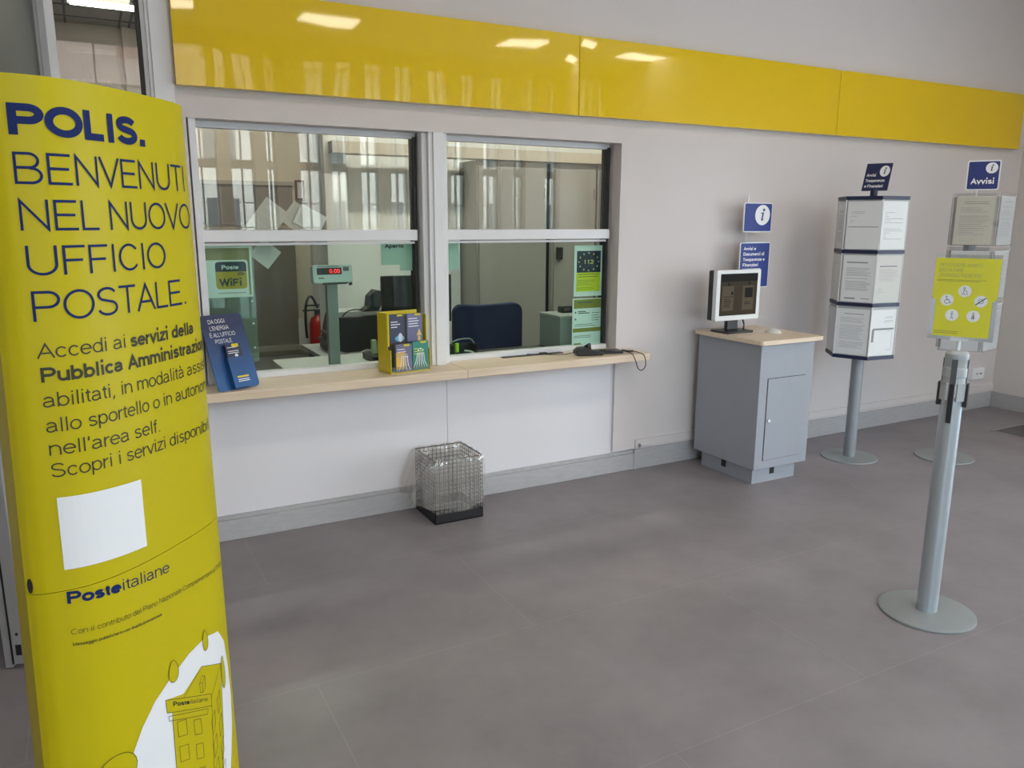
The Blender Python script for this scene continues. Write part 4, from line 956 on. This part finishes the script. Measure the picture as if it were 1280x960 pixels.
# ================================================================== BARRIER POST WITH SIGN
def barrier_post():
    cx, cy = 2.866, 1.782
    t = thing('queue_barrier_post', 'silver queue barrier post with round foot, nearest on the right', 'post', (cx, cy, 0))
    b = B(); lathe(b, [(0, 0), (.176, 0), (.179, .003), (.178, .009), (.17, .012), (.05, .013), (0, .013)], 72); obj('base_plate', b, DISC, t, smooth=True)
    b = B(); lathe(b, [(.0385, .012), (.0385, .90), (.034, .902), (.034, .905)], 40); obj('pole', b, SILVER, t, smooth=True)
    HM = mat('cast_aluminium', (.40, .41, .42), rough=.42, metal=.08)
    a0 = math.atan2(-cy, -cx)
    b = B()
    prof = [(.030, .89), (.0415, .90), (.0415, .945), (.0400, .948), (.0405, .975), (.0425, .977), (.0425, 1.010), (.0405, 1.012), (.0400, 1.04), (.0415, 1.042), (.0405, 1.065), (.030, 1.075), (0, 1.075)]
    lathe(b, prof, 40); obj('head', b, HM, t, smooth=True)
    for k in range(4):
        a = a0 + math.radians(-6) + k*PI/2
        Mx = Matrix.Rotation(a, 4, 'Z')
        b = B(); bx(b, .036, .0425, -.010, .010, .952, 1.045, Mx); obj('belt_slot', b, mat('slot_dark', (.09, .09, .09), rough=.5), t)
        b = B(); bx(b, .037, .0445, -.009, .009, .80, .952, Mx) if k == 0 else bx(b, .037, .052, -.016, .016, .862, .952, Mx)
        obj('belt_clip', b, BLACKP, t, bevel=.002)
    for k in range(4):
        a = a0 + math.radians(39) + k*PI/2; Mx = Matrix.Rotation(a, 4, 'Z')
        b = B(); bx(b, .034, .0440, -.017, .017, .885, .955, Mx); obj('clamp_tab', b, HM, t, bevel=.002)
    # sign holder plugged into the head
    u = Vector((.461, -.887, 0)).normalized(); n = Vector((u.y, -u.x, 0))
    if n.dot(Vector((-cx, -cy, 0))) < 0: n = -n
    Mx = Matrix((u, -n, Vector((0, 0, 1)))).transposed().to_4x4(); Mx.translation = Vector((cx, cy, 1.115))
    h = thing('sign_holder', 'clear plastic sign holder plugged on top of the silver barrier post', 'holder', (cx, cy, 1.072))
    def add(nm, b, m, par, **k):
        b.transform(Mx); return obj(nm, b, m, par, world=True, **k)
    b = B(); tube(b, [(0, 0, -.043), (0, 0, .002)], .007, 12); bx(b, -.03, .03, -.006, .006, -.004, .008); add('stem', b, mat('clear_grey', (.60, .62, .63), rough=.25), h)
    outline = [(-.108, 0), (.108, 0), (.108, .318), (-.108, .318)]
    b = B(); prism(b, outline, 'y', .0015, .004); add('back_plate', b, ACRYL, h)
    b = B(); prism(b, outline, 'y', -.0045, -.002); add('front_plate', b, glass('front_acrylic', (.98, .98, .98), .03), h)
    b = B(); bx(b, -.108, -.094, -.002, .0015, 0, .150); bx(b, .094, .108, -.002, .0015, 0, .150); bx(b, -.108, .108, -.002, .0015, 0, .012); add('lower_frame', b, mat('frame_grey', (.55, .56, .57), rough=.35), h)
    p = thing('distance_notice', 'bright yellow courtesy notice with five white symbols in the post sign holder', 'notice', (cx, cy, 1.072))
    b = B(); prism(b, [(-.092, .012), (.092, .012), (.092, .145), (.106, .158), (.106, .304), (-.106, .304), (-.106, .158), (-.092, .145)][::1], 'y', -.0012, .0008); add('sheet', b, mat('notice_yellow', (.74, .70, .005), rough=.5), p)
    m0 = plane_map((0, -.0012, 0), (1, 0, 0), (0, 0, 1), .0004); m1 = plane_map((0, -.0012, 0), (1, 0, 0), (0, 0, 1), .0006)
    b = B()
    for k, (s, wd) in enumerate((('PER ESSERE AVANTI', .138), ('BASTA FARE', .080), ('UN PASSO INDIETRO', .140))): text(b, s, -.092, .272-.019*k, .0135, m0, width=wd, weight=-.012)
    obj_l = add('lettering', b, mat('notice_grey', (.34, .34, .12), rough=.6), p)
    b = B(); rows(b, -.096, .094, .217, .226, 2, .0016, m0, .3); rows(b, -.088, .0, .020, .034, 2, .002, m0, .3); add('small_print', b, OCHRE, p)
    cs = [(0, .183), (-.055, .148), (.055, .148), (-.034, .092), (.036, .092)]
    b = B()
    for x, z in cs: poly(b, circ(x, z, .0215, 28), m0)
    add('white_disc', b, WHITE, p)
    b = B(); W_ = .0018
    def person(x, z, s=1, skirt=False):
        ring(b, x, z+.011*s, .003*s, W_*.8, m1, 12); line(b, [(x, z+.007*s), (x, z-.003*s)], W_, m1); line(b, [(x-.005*s, z+.003*s), (x+.005*s, z+.003*s)], W_, m1)
        line(b, [(x-.004*s, z-.014*s), (x, z-.003*s), (x+.004*s, z-.014*s)], W_, m1)
        if skirt: line(b, [(x-.006*s, z-.006*s), (x+.006*s, z-.006*s)], W_, m1)
    x, z = cs[0]; ring(b, x-.002, z+.011, .003, W_, m1, 12); line(b, [(x-.002, z+.007), (x-.004, z-.004), (x-.008, z-.014)], W_, m1); line(b, [(x-.004, z-.004), (x+.002, z-.014)], W_, m1); line(b, [(x-.002, z+.004), (x+.006, z), (x+.009, z-.014)], W_, m1)
    x, z = cs[1]; ring(b, x, z-.005, .008, W_, m1, 16); ring(b, x-.003, z+.012, .0026, W_, m1, 10); line(b, [(x-.003, z+.009), (x-.002, z), (x+.007, z), (x+.010, z-.010), (x+.013, z-.010)], W_, m1)
    x, z = cs[2]; line(b, [(x-.015, z-.013), (x+.015, z+.013)], .004, m1); ring(b, x, z, .008, W_, m1, 14)
    x, z = cs[3]; person(x, z, .95); x, z = cs[4]; person(x, z, .95, True); ring(b, x, z-.004, .004, W_, m1, 10)
    add('symbol', b, mat('symbol_grey', (.08, .08, .10), rough=.6), p)
barrier_post()

# ================================================================== WALL AND FLOOR BITS
t = thing('wall_socket', 'white power socket low on the wall right of the barrier post', 'socket', (6.47, Y0, .31))
b = B(); prism(b, rrect(-.080, .080, -.046, .046, .006), 'y', -.028, 0); obj('plate', b, WHITE, t, bevel=.003)
b = B(); [poly(b, circ(x, 0, .007, 12), plane_map((0, -.028, 0), (1, 0, 0), (0, 0, 1))) for x in (.02, .04, -.02)]; obj('hole', b, BLACK, t)
t = thing('wall_socket', 'lower white socket just above the skirting, half behind the barrier post', 'socket', (6.36, Y0, .125))
b = B(); prism(b, rrect(-.055, .055, .012, .08, .006), 'y', -.014, 0); obj('plate', b, mat('socket_grey', (.6, .6, .6), rough=.4), t, bevel=.003)
b = B(); poly(b, circ(0, .045, .012, 14), plane_map((0, -.014, 0), (1, 0, 0), (0, 0, 1))); obj('hole', b, BLACK, t)
t = thing('wall_grommet', 'small round grey cap at the foot of the wall below the counter end', 'cap', (2.972, Y0-.012, .155))
b = B(); tube(b, [(0, 0, 0), (0, -.006, 0)], [.014, .013], 18); obj('rim', b, STEEL, t, smooth=True)
b = B(); tube(b, [(0, -.006, 0), (0, -.009, 0)], .006, 12); obj('stud', b, mat('dark_steel', (.12, .12, .12), rough=.4), t, smooth=True)
t = thing('floor_hatch', 'rectangular metal framed floor hatch at the right edge', 'hatch', (6.16, 3.22, 0))
b = B()
for q in ((-.24, .24, -.13, -.115), (-.24, .24, .115, .13), (-.24, -.225, -.13, .13), (.225, .24, -.13, .13)): bx(b, q[0], q[1], q[2], q[3], .0005, .003)
obj('frame', b, mat('hatch_steel', (.35, .34, .33), rough=.4, metal=.4), t)
b = B(); bx(b, -.225, .225, -.115, .115, .0005, .0016); obj('lid', b, mat('hatch_lid', (.10, .09, .085), rough=.55, noise=.1), t)

# ================================================================== BACK OFFICE
def desk(name, label, x0, x1, y0, y1, z, m, mleg):
    t = thing(name, label, 'desk', ((x0+x1)/2, (y0+y1)/2, 0))
    b = B(); bx(b, x0, x1, y0, y1, z-.028, z); obj('desktop', b, m, t, world=True, bevel=.003)
    for x in (x0+.04, x1-.08):
        for y in (y0+.04, y1-.08): b = B(); bx(b, x, x+.04, y, y+.04, 0, z-.028); obj('leg', b, mleg, t, world=True)
    return t
DW = mat('desk_white', (.62, .64, .62), rough=.4); DB = mat('desk_black', (.035, .034, .033), rough=.35)
desk('ticket_desk', 'white desk under the weighing scale behind the left ticket window', .875, 1.55, 4.06, 4.57, .76, DW, STEELD)
desk('ticket_desk', 'black topped desk behind the right ticket window', 1.60, 2.80, 4.06, 4.36, .76, DB, STEELD)
desk('printer_table', 'grey table carrying the black printer behind the left window', 1.25, 2.05, 4.75, 5.45, .70, mat('table_grey', (.35, .36, .35), rough=.5), STEELD)
b = B(); line(b, [(.0, 0), (.02, .5)], .003, plane_map((1.16, 4.065, .76), (1, 0, 0), (0, 1, 0))); 
tag(obj('cable_strip', b, mat('strip_grey', (.4, .42, .41), rough=.6)), 'thin grey joint strip across the white desk by the scale', 'strip')

def scale():
    t = thing('postal_scale', 'postal scale with red digits on a post behind the left window', 'scale', (1.12, 4.13, .76))
    GM = mat('scale_grey', (.50, .60, .57), rough=.4); GD = mat('scale_post', (.22, .26, .25), rough=.4)
    b = B(); bx(b, -.07, .07, -.06, .06, 0, .012); obj('base_plate', b, GM, t, bevel=.002)
    b = B(); bx(b, -.028, .028, -.02, .02, .012, .47); obj('post', b, GD, t)
    Rx = Matrix.Translation((0, -.03, .512)) @ Matrix.Rotation(math.radians(-12), 4, 'X')
    b = B(); prism(b, rrect(-.108, .104, -.048, .046, .012), 'y', -.02, .03); b.transform(Rx); d = obj('display_housing', b, GM, t, bevel=.004)
    b = B(); bx(b, -.085, .045, -.022, -.0195, -.005, .030); b.transform(Rx); obj('display_window', b, BLACK, t)
    m0 = plane_map((0, -.022, 0), (1, 0, 0), (0, 0, 1)); mp = lambda a, c: Rx @ m0(a, c)
    b = B(); text(b, '0.00', -.020, .002, .021, mp, width=.056, weight=.0); obj('digit', b, mat('red_led', (1, .02, .02), emit=2.2), t)
    m1 = plane_map((0, -.02, 0), (1, 0, 0), (0, 0, 1)); mq = lambda a, c: Rx @ m1(a, c)
    b = B(); rect(b, .055, .085, .012, .034, mq); rect(b, -.08, -.05, -.026, -.02, mq); rows(b, -.08, .04, .034, .040, 1, .003, mq, .1); obj('keypad', b, mat('keypad_dark', (.08, .10, .10), rough=.5), t)
    b = B(); bx(b, -.055, .075, -.02, .02, -.052, -.047); bx(b, .09, .10, -.01, .02, -.06, -.045); b.transform(Rx); obj('bracket', b, BLACKP, t)
scale()

def office_things():
    # printer and card reader
    t = thing('printer', 'black printer on the grey table behind the left window', 'printer', (1.56, 5.13, .70))
    b = B(); prism(b, [(-.22, 0), (-.19, .16), (-.17, .235), (.24, .235), (.24, 0)], 'y', -.16, .18); obj('body', b, BLACKP, t, bevel=.008)
    b = B(); bx(b, -.235, -.19, -.12, .14, .05, .075); bx(b, -.22, -.195, -.12, .14, .105, .12); obj('paper_tray', b, mat('tray_black', (.04, .04, .042), rough=.3), t)
    b = B(); bx(b, -.16, .0, -.12, .12, .235, .262); obj('top_sheet', b, mat('printer_lid', (.50, .50, .49), rough=.5), t)
    r = thing('check_reader', 'black upright reader on top of the printer', 'reader', (1.60, 5.02, .962))
    b = B(); prism(b, [(-.05, 0), (.06, 0), (.075, .03), (.085, .13), (.045, .14), (.0, .10), (-.01, .03)], 'y', -.05, .05); b.transform(Matrix.Scale(1, 4)); obj('body', b, BLACKP, r, bevel=.006)
    b = B(); tube(b, catmull([(-.04, 0, .01), (-.13, -.03, .012), (-.19, -.05, -.03), (-.22, -.09, -.12)], 6), .004, 8); obj('cable', b, BLACK, r, smooth=True)
    b = B(); tube(b, catmull([(1.38, 4.93, .712), (1.45, 4.84, .706), (1.55, 4.90, .72), (1.62, 4.82, .706), (1.7, 4.86, .706)], 6), .005, 8)
    tag(obj('loose_cable', b, mat('cable_grey', (.45, .45, .45), rough=.5), smooth=True), 'pale grey loose cable curling before the black printer', 'cable')
    # office monitor seen from behind the glass
    t = thing('office_monitor', 'large black monitor behind the mullion on the ticket desk', 'monitor', (1.69, 4.30, .76))
    b = B(); prism(b, rrect(-.235, .190, .20, .480, .008), 'y', -.02, .02); obj('shell', b, mat('monitor_black', (.010, .010, .011), rough=.3), t, bevel=.003)
    b = B(); bx(b, -.03, .03, -.02, .02, .012, .22); obj('stand', b, BLACKP, t)
    b = B(); prism(b, rrect(-.10, .10, -.03, .05, .02), 'z', 0, .012); obj('base', b, BLACKP, t)
    # small black device with cards before the holder
    t = thing('card_tray', 'black desk tray with pale cards beside the yellow brochure holder', 'tray', (1.44, 4.30, .76))
    b = B(); bx(b, -.08, .075, -.10, .10, 0, .035); obj('body', b, BLACKP, t, bevel=.005)
    for k in range(3): b = B(); bx(b, -.05+.03*k, -.025+.03*k, .0, .03, .02, .115-.01*k, Matrix.Rotation(math.radians(6*k), 4, 'Y')); obj('card', b, mat('card_green', (.45, .55, .35), rough=.5), t)
    # chair
    t = thing('office_chair', 'dark blue office chair behind the right ticket window', 'chair', (2.46, 5.0, 0), math.radians(-4))
    NB = mat('chair_navy', (.012, .022, .075), rough=.85, bump=.2, bscale=150)
    b = B(); poly_ = rrect(-.262, .262, .50, .965, .07, 8); prism(b, poly_, 'y', -.03, .03)
    bmesh.ops.subdivide_edges(b, edges=[e for e in b.edges if e.calc_length() > .2], cuts=6)
    for v in b.verts: v.co.y -= .9*(v.co.x**2)*.6; v.co.z += .018*(abs(v.co.x)/.26)**2 if v.co.z > .9 else 0
    obj('backrest', b, NB, t, bevel=.012)
    b = B(); prism(b, rrect(-.25, .25, -.50, -.02, .06), 'z', .44, .52); obj('seat', b, NB, t, bevel=.02)
    b = B(); bx(b, -.03, .03, -.0, .05, .40, .62); obj('back_bracket', b, BLACKP, t)
    b = B(); tube(b, [(0, -.25, .08), (0, -.25, .44)], .025, 14); obj('column', b, BLACKP, t, smooth=True)
    for k in range(5):
        a = 2*PI*k/5; b = B(); tube(b, [(0, -.25, .09), (.28*math.cos(a), -.25+.28*math.sin(a), .06)], [.022, .014], 10); g = obj('leg', b, BLACKP, t, smooth=True)
        b = B(); tube(b, [(.28*math.cos(a), -.265+.28*math.sin(a), .028), (.28*math.cos(a), -.235+.28*math.sin(a), .028)], .028, 14); obj('caster', b, BLACKP, g, smooth=True)
    # pen pot
    t = thing('desk_organiser', 'black mesh desk organiser at the left end of the right window', 'organiser', (1.90, 4.17, .76))
    b = B(); bx(b, -.08, .08, -.04, .04, 0, .008); bx(b, -.08, .08, .036, .04, 0, .075); bx(b, -.08, -.076, -.04, .04, 0, .075); bx(b, .076, .08, -.04, .04, 0, .075); bx(b, -.08, .08, -.04, -.036, 0, .035); obj('tray', b, BLACKP, t)
    b = B(); tube(b, catmull([(-.06, .03, .085), (0, .035, .10), (.07, .03, .095), (.085, .0, .05)], 6), .004, 8); obj('wire', b, mat('wire_grey', (.3, .3, .3), rough=.4), t, smooth=True)
    b = B(); tube(b, [(.0, 0, .008), (.0, 0, .085)], .013, 12)
    o = obj('highlighter', b, mat('lime', (.42, .75, .02), rough=.4), smooth=True); o.location = (1.855, 4.155, .76); tag(o, 'lime green highlighter standing in the black organiser', 'pen')
    b = B(); tube(b, [(.0, 0, .008), (-.004, .0, .075)], .012, 12)
    o = obj('marker_pen', b, mat('marker_green', (.02, .16, .08), rough=.4), smooth=True); o.location = (1.828, 4.165, .76); tag(o, 'dark green marker left of the lime highlighter', 'pen')
    b = B(); tube(b, catmull([(0, 0, .04), (.04, -.02, .032), (.075, -.03, .0), (.08, -.03, -.004)], 6), .005, 8)
    o = obj('white_strap', b, mat('strap_white', (.62, .66, .6), rough=.5), smooth=True); o.location = (1.888, 4.12, .765); tag(o, 'short white strap curling out of the organiser', 'strap')
    b = B(); bx(b, -.008, .008, -.006, .006, 0, .03)
    o = obj('eraser', b, mat('eraser_white', (.6, .68, .68), rough=.6)); o.location = (1.83, 4.085, .76); tag(o, 'tiny pale eraser before the highlighter', 'eraser')
    # box with dark device
    t = thing('steel_case', 'grey green steel box on the black desk, right window', 'box', (2.63, 4.20, .76))
    b = B(); bx(b, -.115, .135, -.125, .125, .006, .205); obj('body', b, mat('case_green', (.27, .32, .30), rough=.45), t, bevel=.004)
    b = B(); bx(b, -.118, .138, -.128, .128, .205, .218); obj('lid', b, mat('case_lid', (.40, .43, .40), rough=.45), t, bevel=.003)
    b = B(); bx(b, -.118, -.112, -.128, .128, 0, .006); bx(b, .07, .11, -.15, -.125, .0, .06); obj('foot', b, BLACKP, t)
    t = thing('ink_pad', 'black twin device lying on the grey green steel box', 'device', (2.675, 4.235, .978))
    b = B(); bx(b, -.065, .07, -.03, .03, 0, .042); obj('body', b, BLACKP, t, bevel=.005)
    b = B(); bx(b, -.055, -.005, -.032, -.029, .010, .034); bx(b, .012, .06, -.032, -.029, .010, .034); obj('face', b, mat('device_face', (.10, .10, .11), rough=.3), t)
    # wardrobes
    CB = mat('cabinet_grey', (.36, .36, .33), rough=.45, noise=.02, nscale=3)
    for (x0, x1, lab) in ((3.02, 3.735, 'tall grey metal cupboard left of the black gap, seen through the right window'), (3.79, 4.27, 'tall grey metal cupboard with black latch right of the black gap'), (4.29, 4.95, 'tall grey metal cupboard at the far right behind the posters')):
        t = thing('metal_cupboard', lab, 'cupboard', ((x0+x1)/2, 6.5, 0), group='grey cupboards of the back office')
        b = B(); bx(b, x0, x1, 6.32, 6.74, 0, 2.06); obj('carcass', b, CB, t, world=True)
        b = B(); bx(b, x0+.02, x1-.02, 6.30, 6.32, .08, 2.01); d = obj('door', b, CB, t, world=True, bevel=.003)
        if x0 == 3.79:
            b = B(); bx(b, x0+.04, x0+.10, 6.27, 6.30, 1.20, 1.31); obj('latch', b, BLACKP, d, world=True, bevel=.004)
        b = B(); [tube(b, [(x1-.03, 6.295, z), (x1-.03, 6.295, z+.09)], .008, 8) for z in (1.75, .3)]; obj('hinge', b, CB, d, world=True)
    b = B(); bx(b, 3.735, 3.79, 6.36, 6.4, 0, 2.06); tag(obj('gap_shade', b, BLACK), 'black vertical strip standing for the shade in the gap between the grey cupboards', 'strip')  # black fill stands in for the shade deep in the cupboard gap
    # wall pieces: papers, picture, extinguisher
    def paper(x, y, z, ang, w_, h_, lab, m=GREYP):
        o = thing('pinned_paper', lab, 'paper', (x, y, z), group='papers pinned by the brown office door'); Mx = Matrix.Rotation(math.radians(ang), 4, 'Y')
        b = B(); bx(b, -w_/2, w_/2, -.001, .001, -h_/2, h_/2, Mx); obj('sheet', b, m, o)
        m0 = plane_map((0, -.001, 0), (1, 0, 0), (0, 0, 1)); b = B(); rows(b, -w_*.38, w_*.38, -h_*.4, h_*.42, 14, h_*.012, lambda a, c: Mx @ m0(a, c), .3); obj('print', b, PALEINK, o)
    # notices taped inside the left pane
    yg = Y0+.125
    paper(.775, yg, 1.545, 38, .13, .19, 'pinned grey sheet tilted right in the upper left pane, leftmost')
    paper(.945, yg+.002, 1.545, -52, .12, .17, 'pinned grey sheet tilted left in the upper left pane, middle')
    paper(.985, yg-.006, 1.552, 28, .14, .10, 'small printed sheet overlapping the middle one, upper left pane', WHITEP)
    paper(.765, yg+.02, 1.388, 40, .11, .105, 'square grey sheet turned on its corner just below the mid rail')
    t = thing('red_framed_picture', 'small red framed picture in the back office, upper left pane', 'picture', (2.18, 9.2, 1.88))
    b = B()
    for q in ((-.05, -.03, -.11, .11), (.03, .05, -.11, .11), (-.03, .03, -.11, -.09), (-.03, .03, .09, .11)): bx(b, q[0], q[1], -.02, .015, q[2], q[3])
    obj('frame', b, mat('frame_red', (.10, .012, .012), rough=.4), t)
    b = B(); bx(b, -.03, .03, -.002, .01, -.09, .09); obj('picture', b, WHITEP, t)
    t = thing('fire_extinguisher', 'red fire extinguisher on the floor of the back office', 'extinguisher', (2.275, 9.0, 0)); t.scale = (1.25, 1.25, 1.12)
    RED = mat('extinguisher_red', (.42, .014, .014), rough=.35)
    b = B(); lathe(b, [(0, 0), (.08, 0), (.085, .02), (.085, .33), (.07, .39), (.03, .42), (.025, .44), (0, .44)], 28); obj('cylinder', b, RED, t, smooth=True)
    b = B(); lathe(b, [(0, 0), (.087, 0), (.087, .03), (0, .03)], 28); obj('foot_ring', b, BLACK, t)
    b = B(); bx(b, -.03, .03, -.02, .02, .43, .48); bx(b, -.14, .04, -.012, .012, .47, .485); bx(b, -.12, .04, -.01, .01, .52, .535); obj('valve', b, BLACKP, t)
    b = B(); tube(b, catmull([(.0, 0, .50), (-.06, 0, .62), (-.11, -.02, .55), (-.125, -.03, .40), (-.12, -.03, .2)], 6), .012, 8); obj('hose', b, BLACK, t, smooth=True)
    b = B(); bx(b, -.015, .06, -.089, -.082, .07, .19); obj('instructions', b, GREYP, t)
    b = B(); bx(b, -.19, -.11, -.02, -.016, .12, .40); obj('tag', b, GREYP, t)
    b = B(); bx(b, .62, .95, 9.22, 9.30, 1.95, 2.66); tag(obj('grey_wall_board', b, mat('board_grey', (.10, .11, .11), rough=.5)), 'dark grey board on the back office wall, seen above the yellow column', 'board')
office_things()

# ================================================================== STICKERS AND POSTERS ON THE GLASS
def posters():
    yg = Y0+.1125
    MINT = mat('mint_card', (.70, .80, .77), rough=.5)
    # Wi-Fi sticker with sheet behind, on an acrylic slab
    t = thing('acrylic_shield', 'clear greenish acrylic slab screwed inside the left ticket window', 'shield', (.585, yg+.018, .86))
    b = B(); bx(b, -.112, .117, 0, .006, 0, .565); obj('slab', b, ACRYLG, t)
    b = B(); [tube(b, [(x, -.002, z), (x, .008, z)], .005, 10) for x in (.10,) for z in (.07, .19, .30, .50)]; obj('screw', b, ALU, t)
    t = thing('backing_sheet', 'green backing sheet with pale border behind the Wi-Fi sticker', 'paper', (.585, yg+.008, 1.305))
    b = B(); bx(b, -.112, .107, 0, .001, -.122, .122); obj('border', b, MINT, t)
    b = B(); bx(b, -.103, .098, -.001, .0, -.112, .113); obj('face', b, mat('backing_olive', (.26, .25, .12), rough=.6, noise=.25, nscale=6), t)
    t = thing('wifi_sticker', 'Poste WiFi sticker in dark blue and ochre, left ticket window', 'sticker', (.585, yg+.005, 1.277))
    b = B(); prism(b, rrect(-.105, .088, -.093, .085, .012), 'y', -.0008, 0); obj('card', b, MINT, t)
    b = B(); prism(b, rrect(-.062, .080, -.053, .077, .016), 'y', -.0016, -.0008); obj('ochre_field', b, mat('wifi_ochre', (.42, .34, .03), rough=.5), t)
    b = B(); prism(b, [(x, max(z, .030)) for x, z in rrect(-.062, .080, .0, .077, .016)], 'y', -.0020, -.0016); obj('blue_field', b, mat('wifi_blue', (.012, .035, .06), rough=.5), t)
    mp = plane_map((0, -.0020, 0), (1, 0, 0), (0, 0, 1)); b = B(); text(b, 'Poste', -.033, .041, .020, mp, width=.078, weight=.02); obj('lettering', b, MINT, t)
    mq = plane_map((0, -.0016, 0), (1, 0, 0), (0, 0, 1)); b = B(); text(b, 'WiFi', -.048, -.038, .034, mq, width=.102, weight=.03)
    for r in (.012, .020): line(b, [(.053 + r*math.sin(math.radians(a)), .004 + r*math.cos(math.radians(a))) for a in range(-50, 51, 10)], .0045, mq)
    obj('lettering', b, MATS['wifi_blue'], t)
    mq = plane_map((0, -.0008, 0), (1, 0, 0), (0, 0, 1)); b = B(); rows(b, -.055, .075, -.080, -.064, 1, .006, mq, .05); obj('small_print', b, PALEINK, t)
    # emergency number poster
    t = thing('emergency_poster', '112 poster with ring of stars on navy and yellow, right ticket window', 'poster', (2.640, yg+.004, 1.255))
    b = B(); bx(b, -.100, .106, 0, .001, -.150, .152); obj('border', b, MINT, t)
    b = B(); bx(b, -.082, .088, -.0008, 0, -.008, .120); obj('navy_field', b, mat('poster_navy', (.012, .018, .055), rough=.5), t)
    b = B(); bx(b, -.084, .086, -.0008, 0, -.122, -.008); obj('yellow_field', b, mat('poster_lime', (.60, .68, .01), rough=.5), t)
    mp = plane_map((.002, -.0008, .055), (1, 0, 0), (0, 0, 1)); b = B()
    for k in range(12): poly(b, star(.070*math.sin(k*PI/6), .052*math.cos(k*PI/6), .0075), mp)
    text(b, '112', -.034, -.012, .024, mp, width=.068, weight=.01); obj('star_ring', b, mat('poster_gold', (.62, .60, .18), rough=.5), t)
    mp = plane_map((0, -.0008, 0), (1, 0, 0), (0, 0, 1)); b = B(); rows(b, -.070, .076, -.040, -.012, 2, .004, mp, .2); rows(b, -.078, .06, -.112, -.050, 7, .0022, mp, .5); obj('print', b, OCHRE, t)
    # hours notice
    t = thing('opening_notice', 'pale green notice with olive header below the 112 poster', 'notice', (2.637, yg+.004, .94))
    b = B(); bx(b, -.104, .106, 0, .001, -.150, .152); obj('sheet', b, MINT, t)
    mp = plane_map((0, 0, 0), (1, 0, 0), (0, 0, 1)); b = B(); rect(b, -.095, .100, .092, .146, mp); rect(b, -.098, .102, -.052, -.028, mp); rect(b, -.09, -.04, -.128, -.119, mp); obj('header', b, mat('notice_olive', (.24, .24, .03), rough=.6), t)
    m2 = plane_map((0, 0, 0), (1, 0, 0), (0, 0, 1), .0013); b = B(); rows(b, -.07, .08, .104, .136, 2, .008, m2, .3); rows(b, -.065, .02, .058, .078, 2, .006, m2, .4); rows(b, -.065, .01, .020, .034, 1, .006, m2, .3); rows(b, .035, .095, .01, .085, 5, .003, m2, .3); rows(b, -.085, .075, -.02, 0, 2, .003, m2, .3); rows(b, -.09, .08, -.10, -.06, 4, .003, m2, .3)
    poly(b, circ(-.082, .068, .006, 10), m2); poly(b, circ(-.082, .027, .006, 10), m2); obj('print', b, mat('notice_print', (.10, .14, .10), rough=.6), t)
    # open sign and its twin half hidden by the mullion
    t = thing('open_sign', 'pale green sign reading Aperto hanging at the mid rail, left window', 'sign', (1.430, yg+.01, 1.37))
    b = B(); bx(b, -.083, .090, 0, .001, -.05, .062); bx(b, .02, .090, .002, .003, -.082, .062); obj('card', b, mat('open_mint', (.42, .58, .50), rough=.5), t)
    mp = plane_map((0, 0, 0), (1, 0, 0), (0, 0, 1)); b = B(); text(b, 'Aperto', -.062, .038, .021, mp, width=.105, weight=.03); obj('lettering', b, BLACK, t)
    b = B(); bx(b, -.028, .028, 0, .002, -.143, 0)
    o = obj('green_card', b, MATS['open_mint']); o.location = (1.762, yg+.012, 1.428); tag(o, 'plain pale green card at the left edge of the right ticket pane', 'card')
posters()
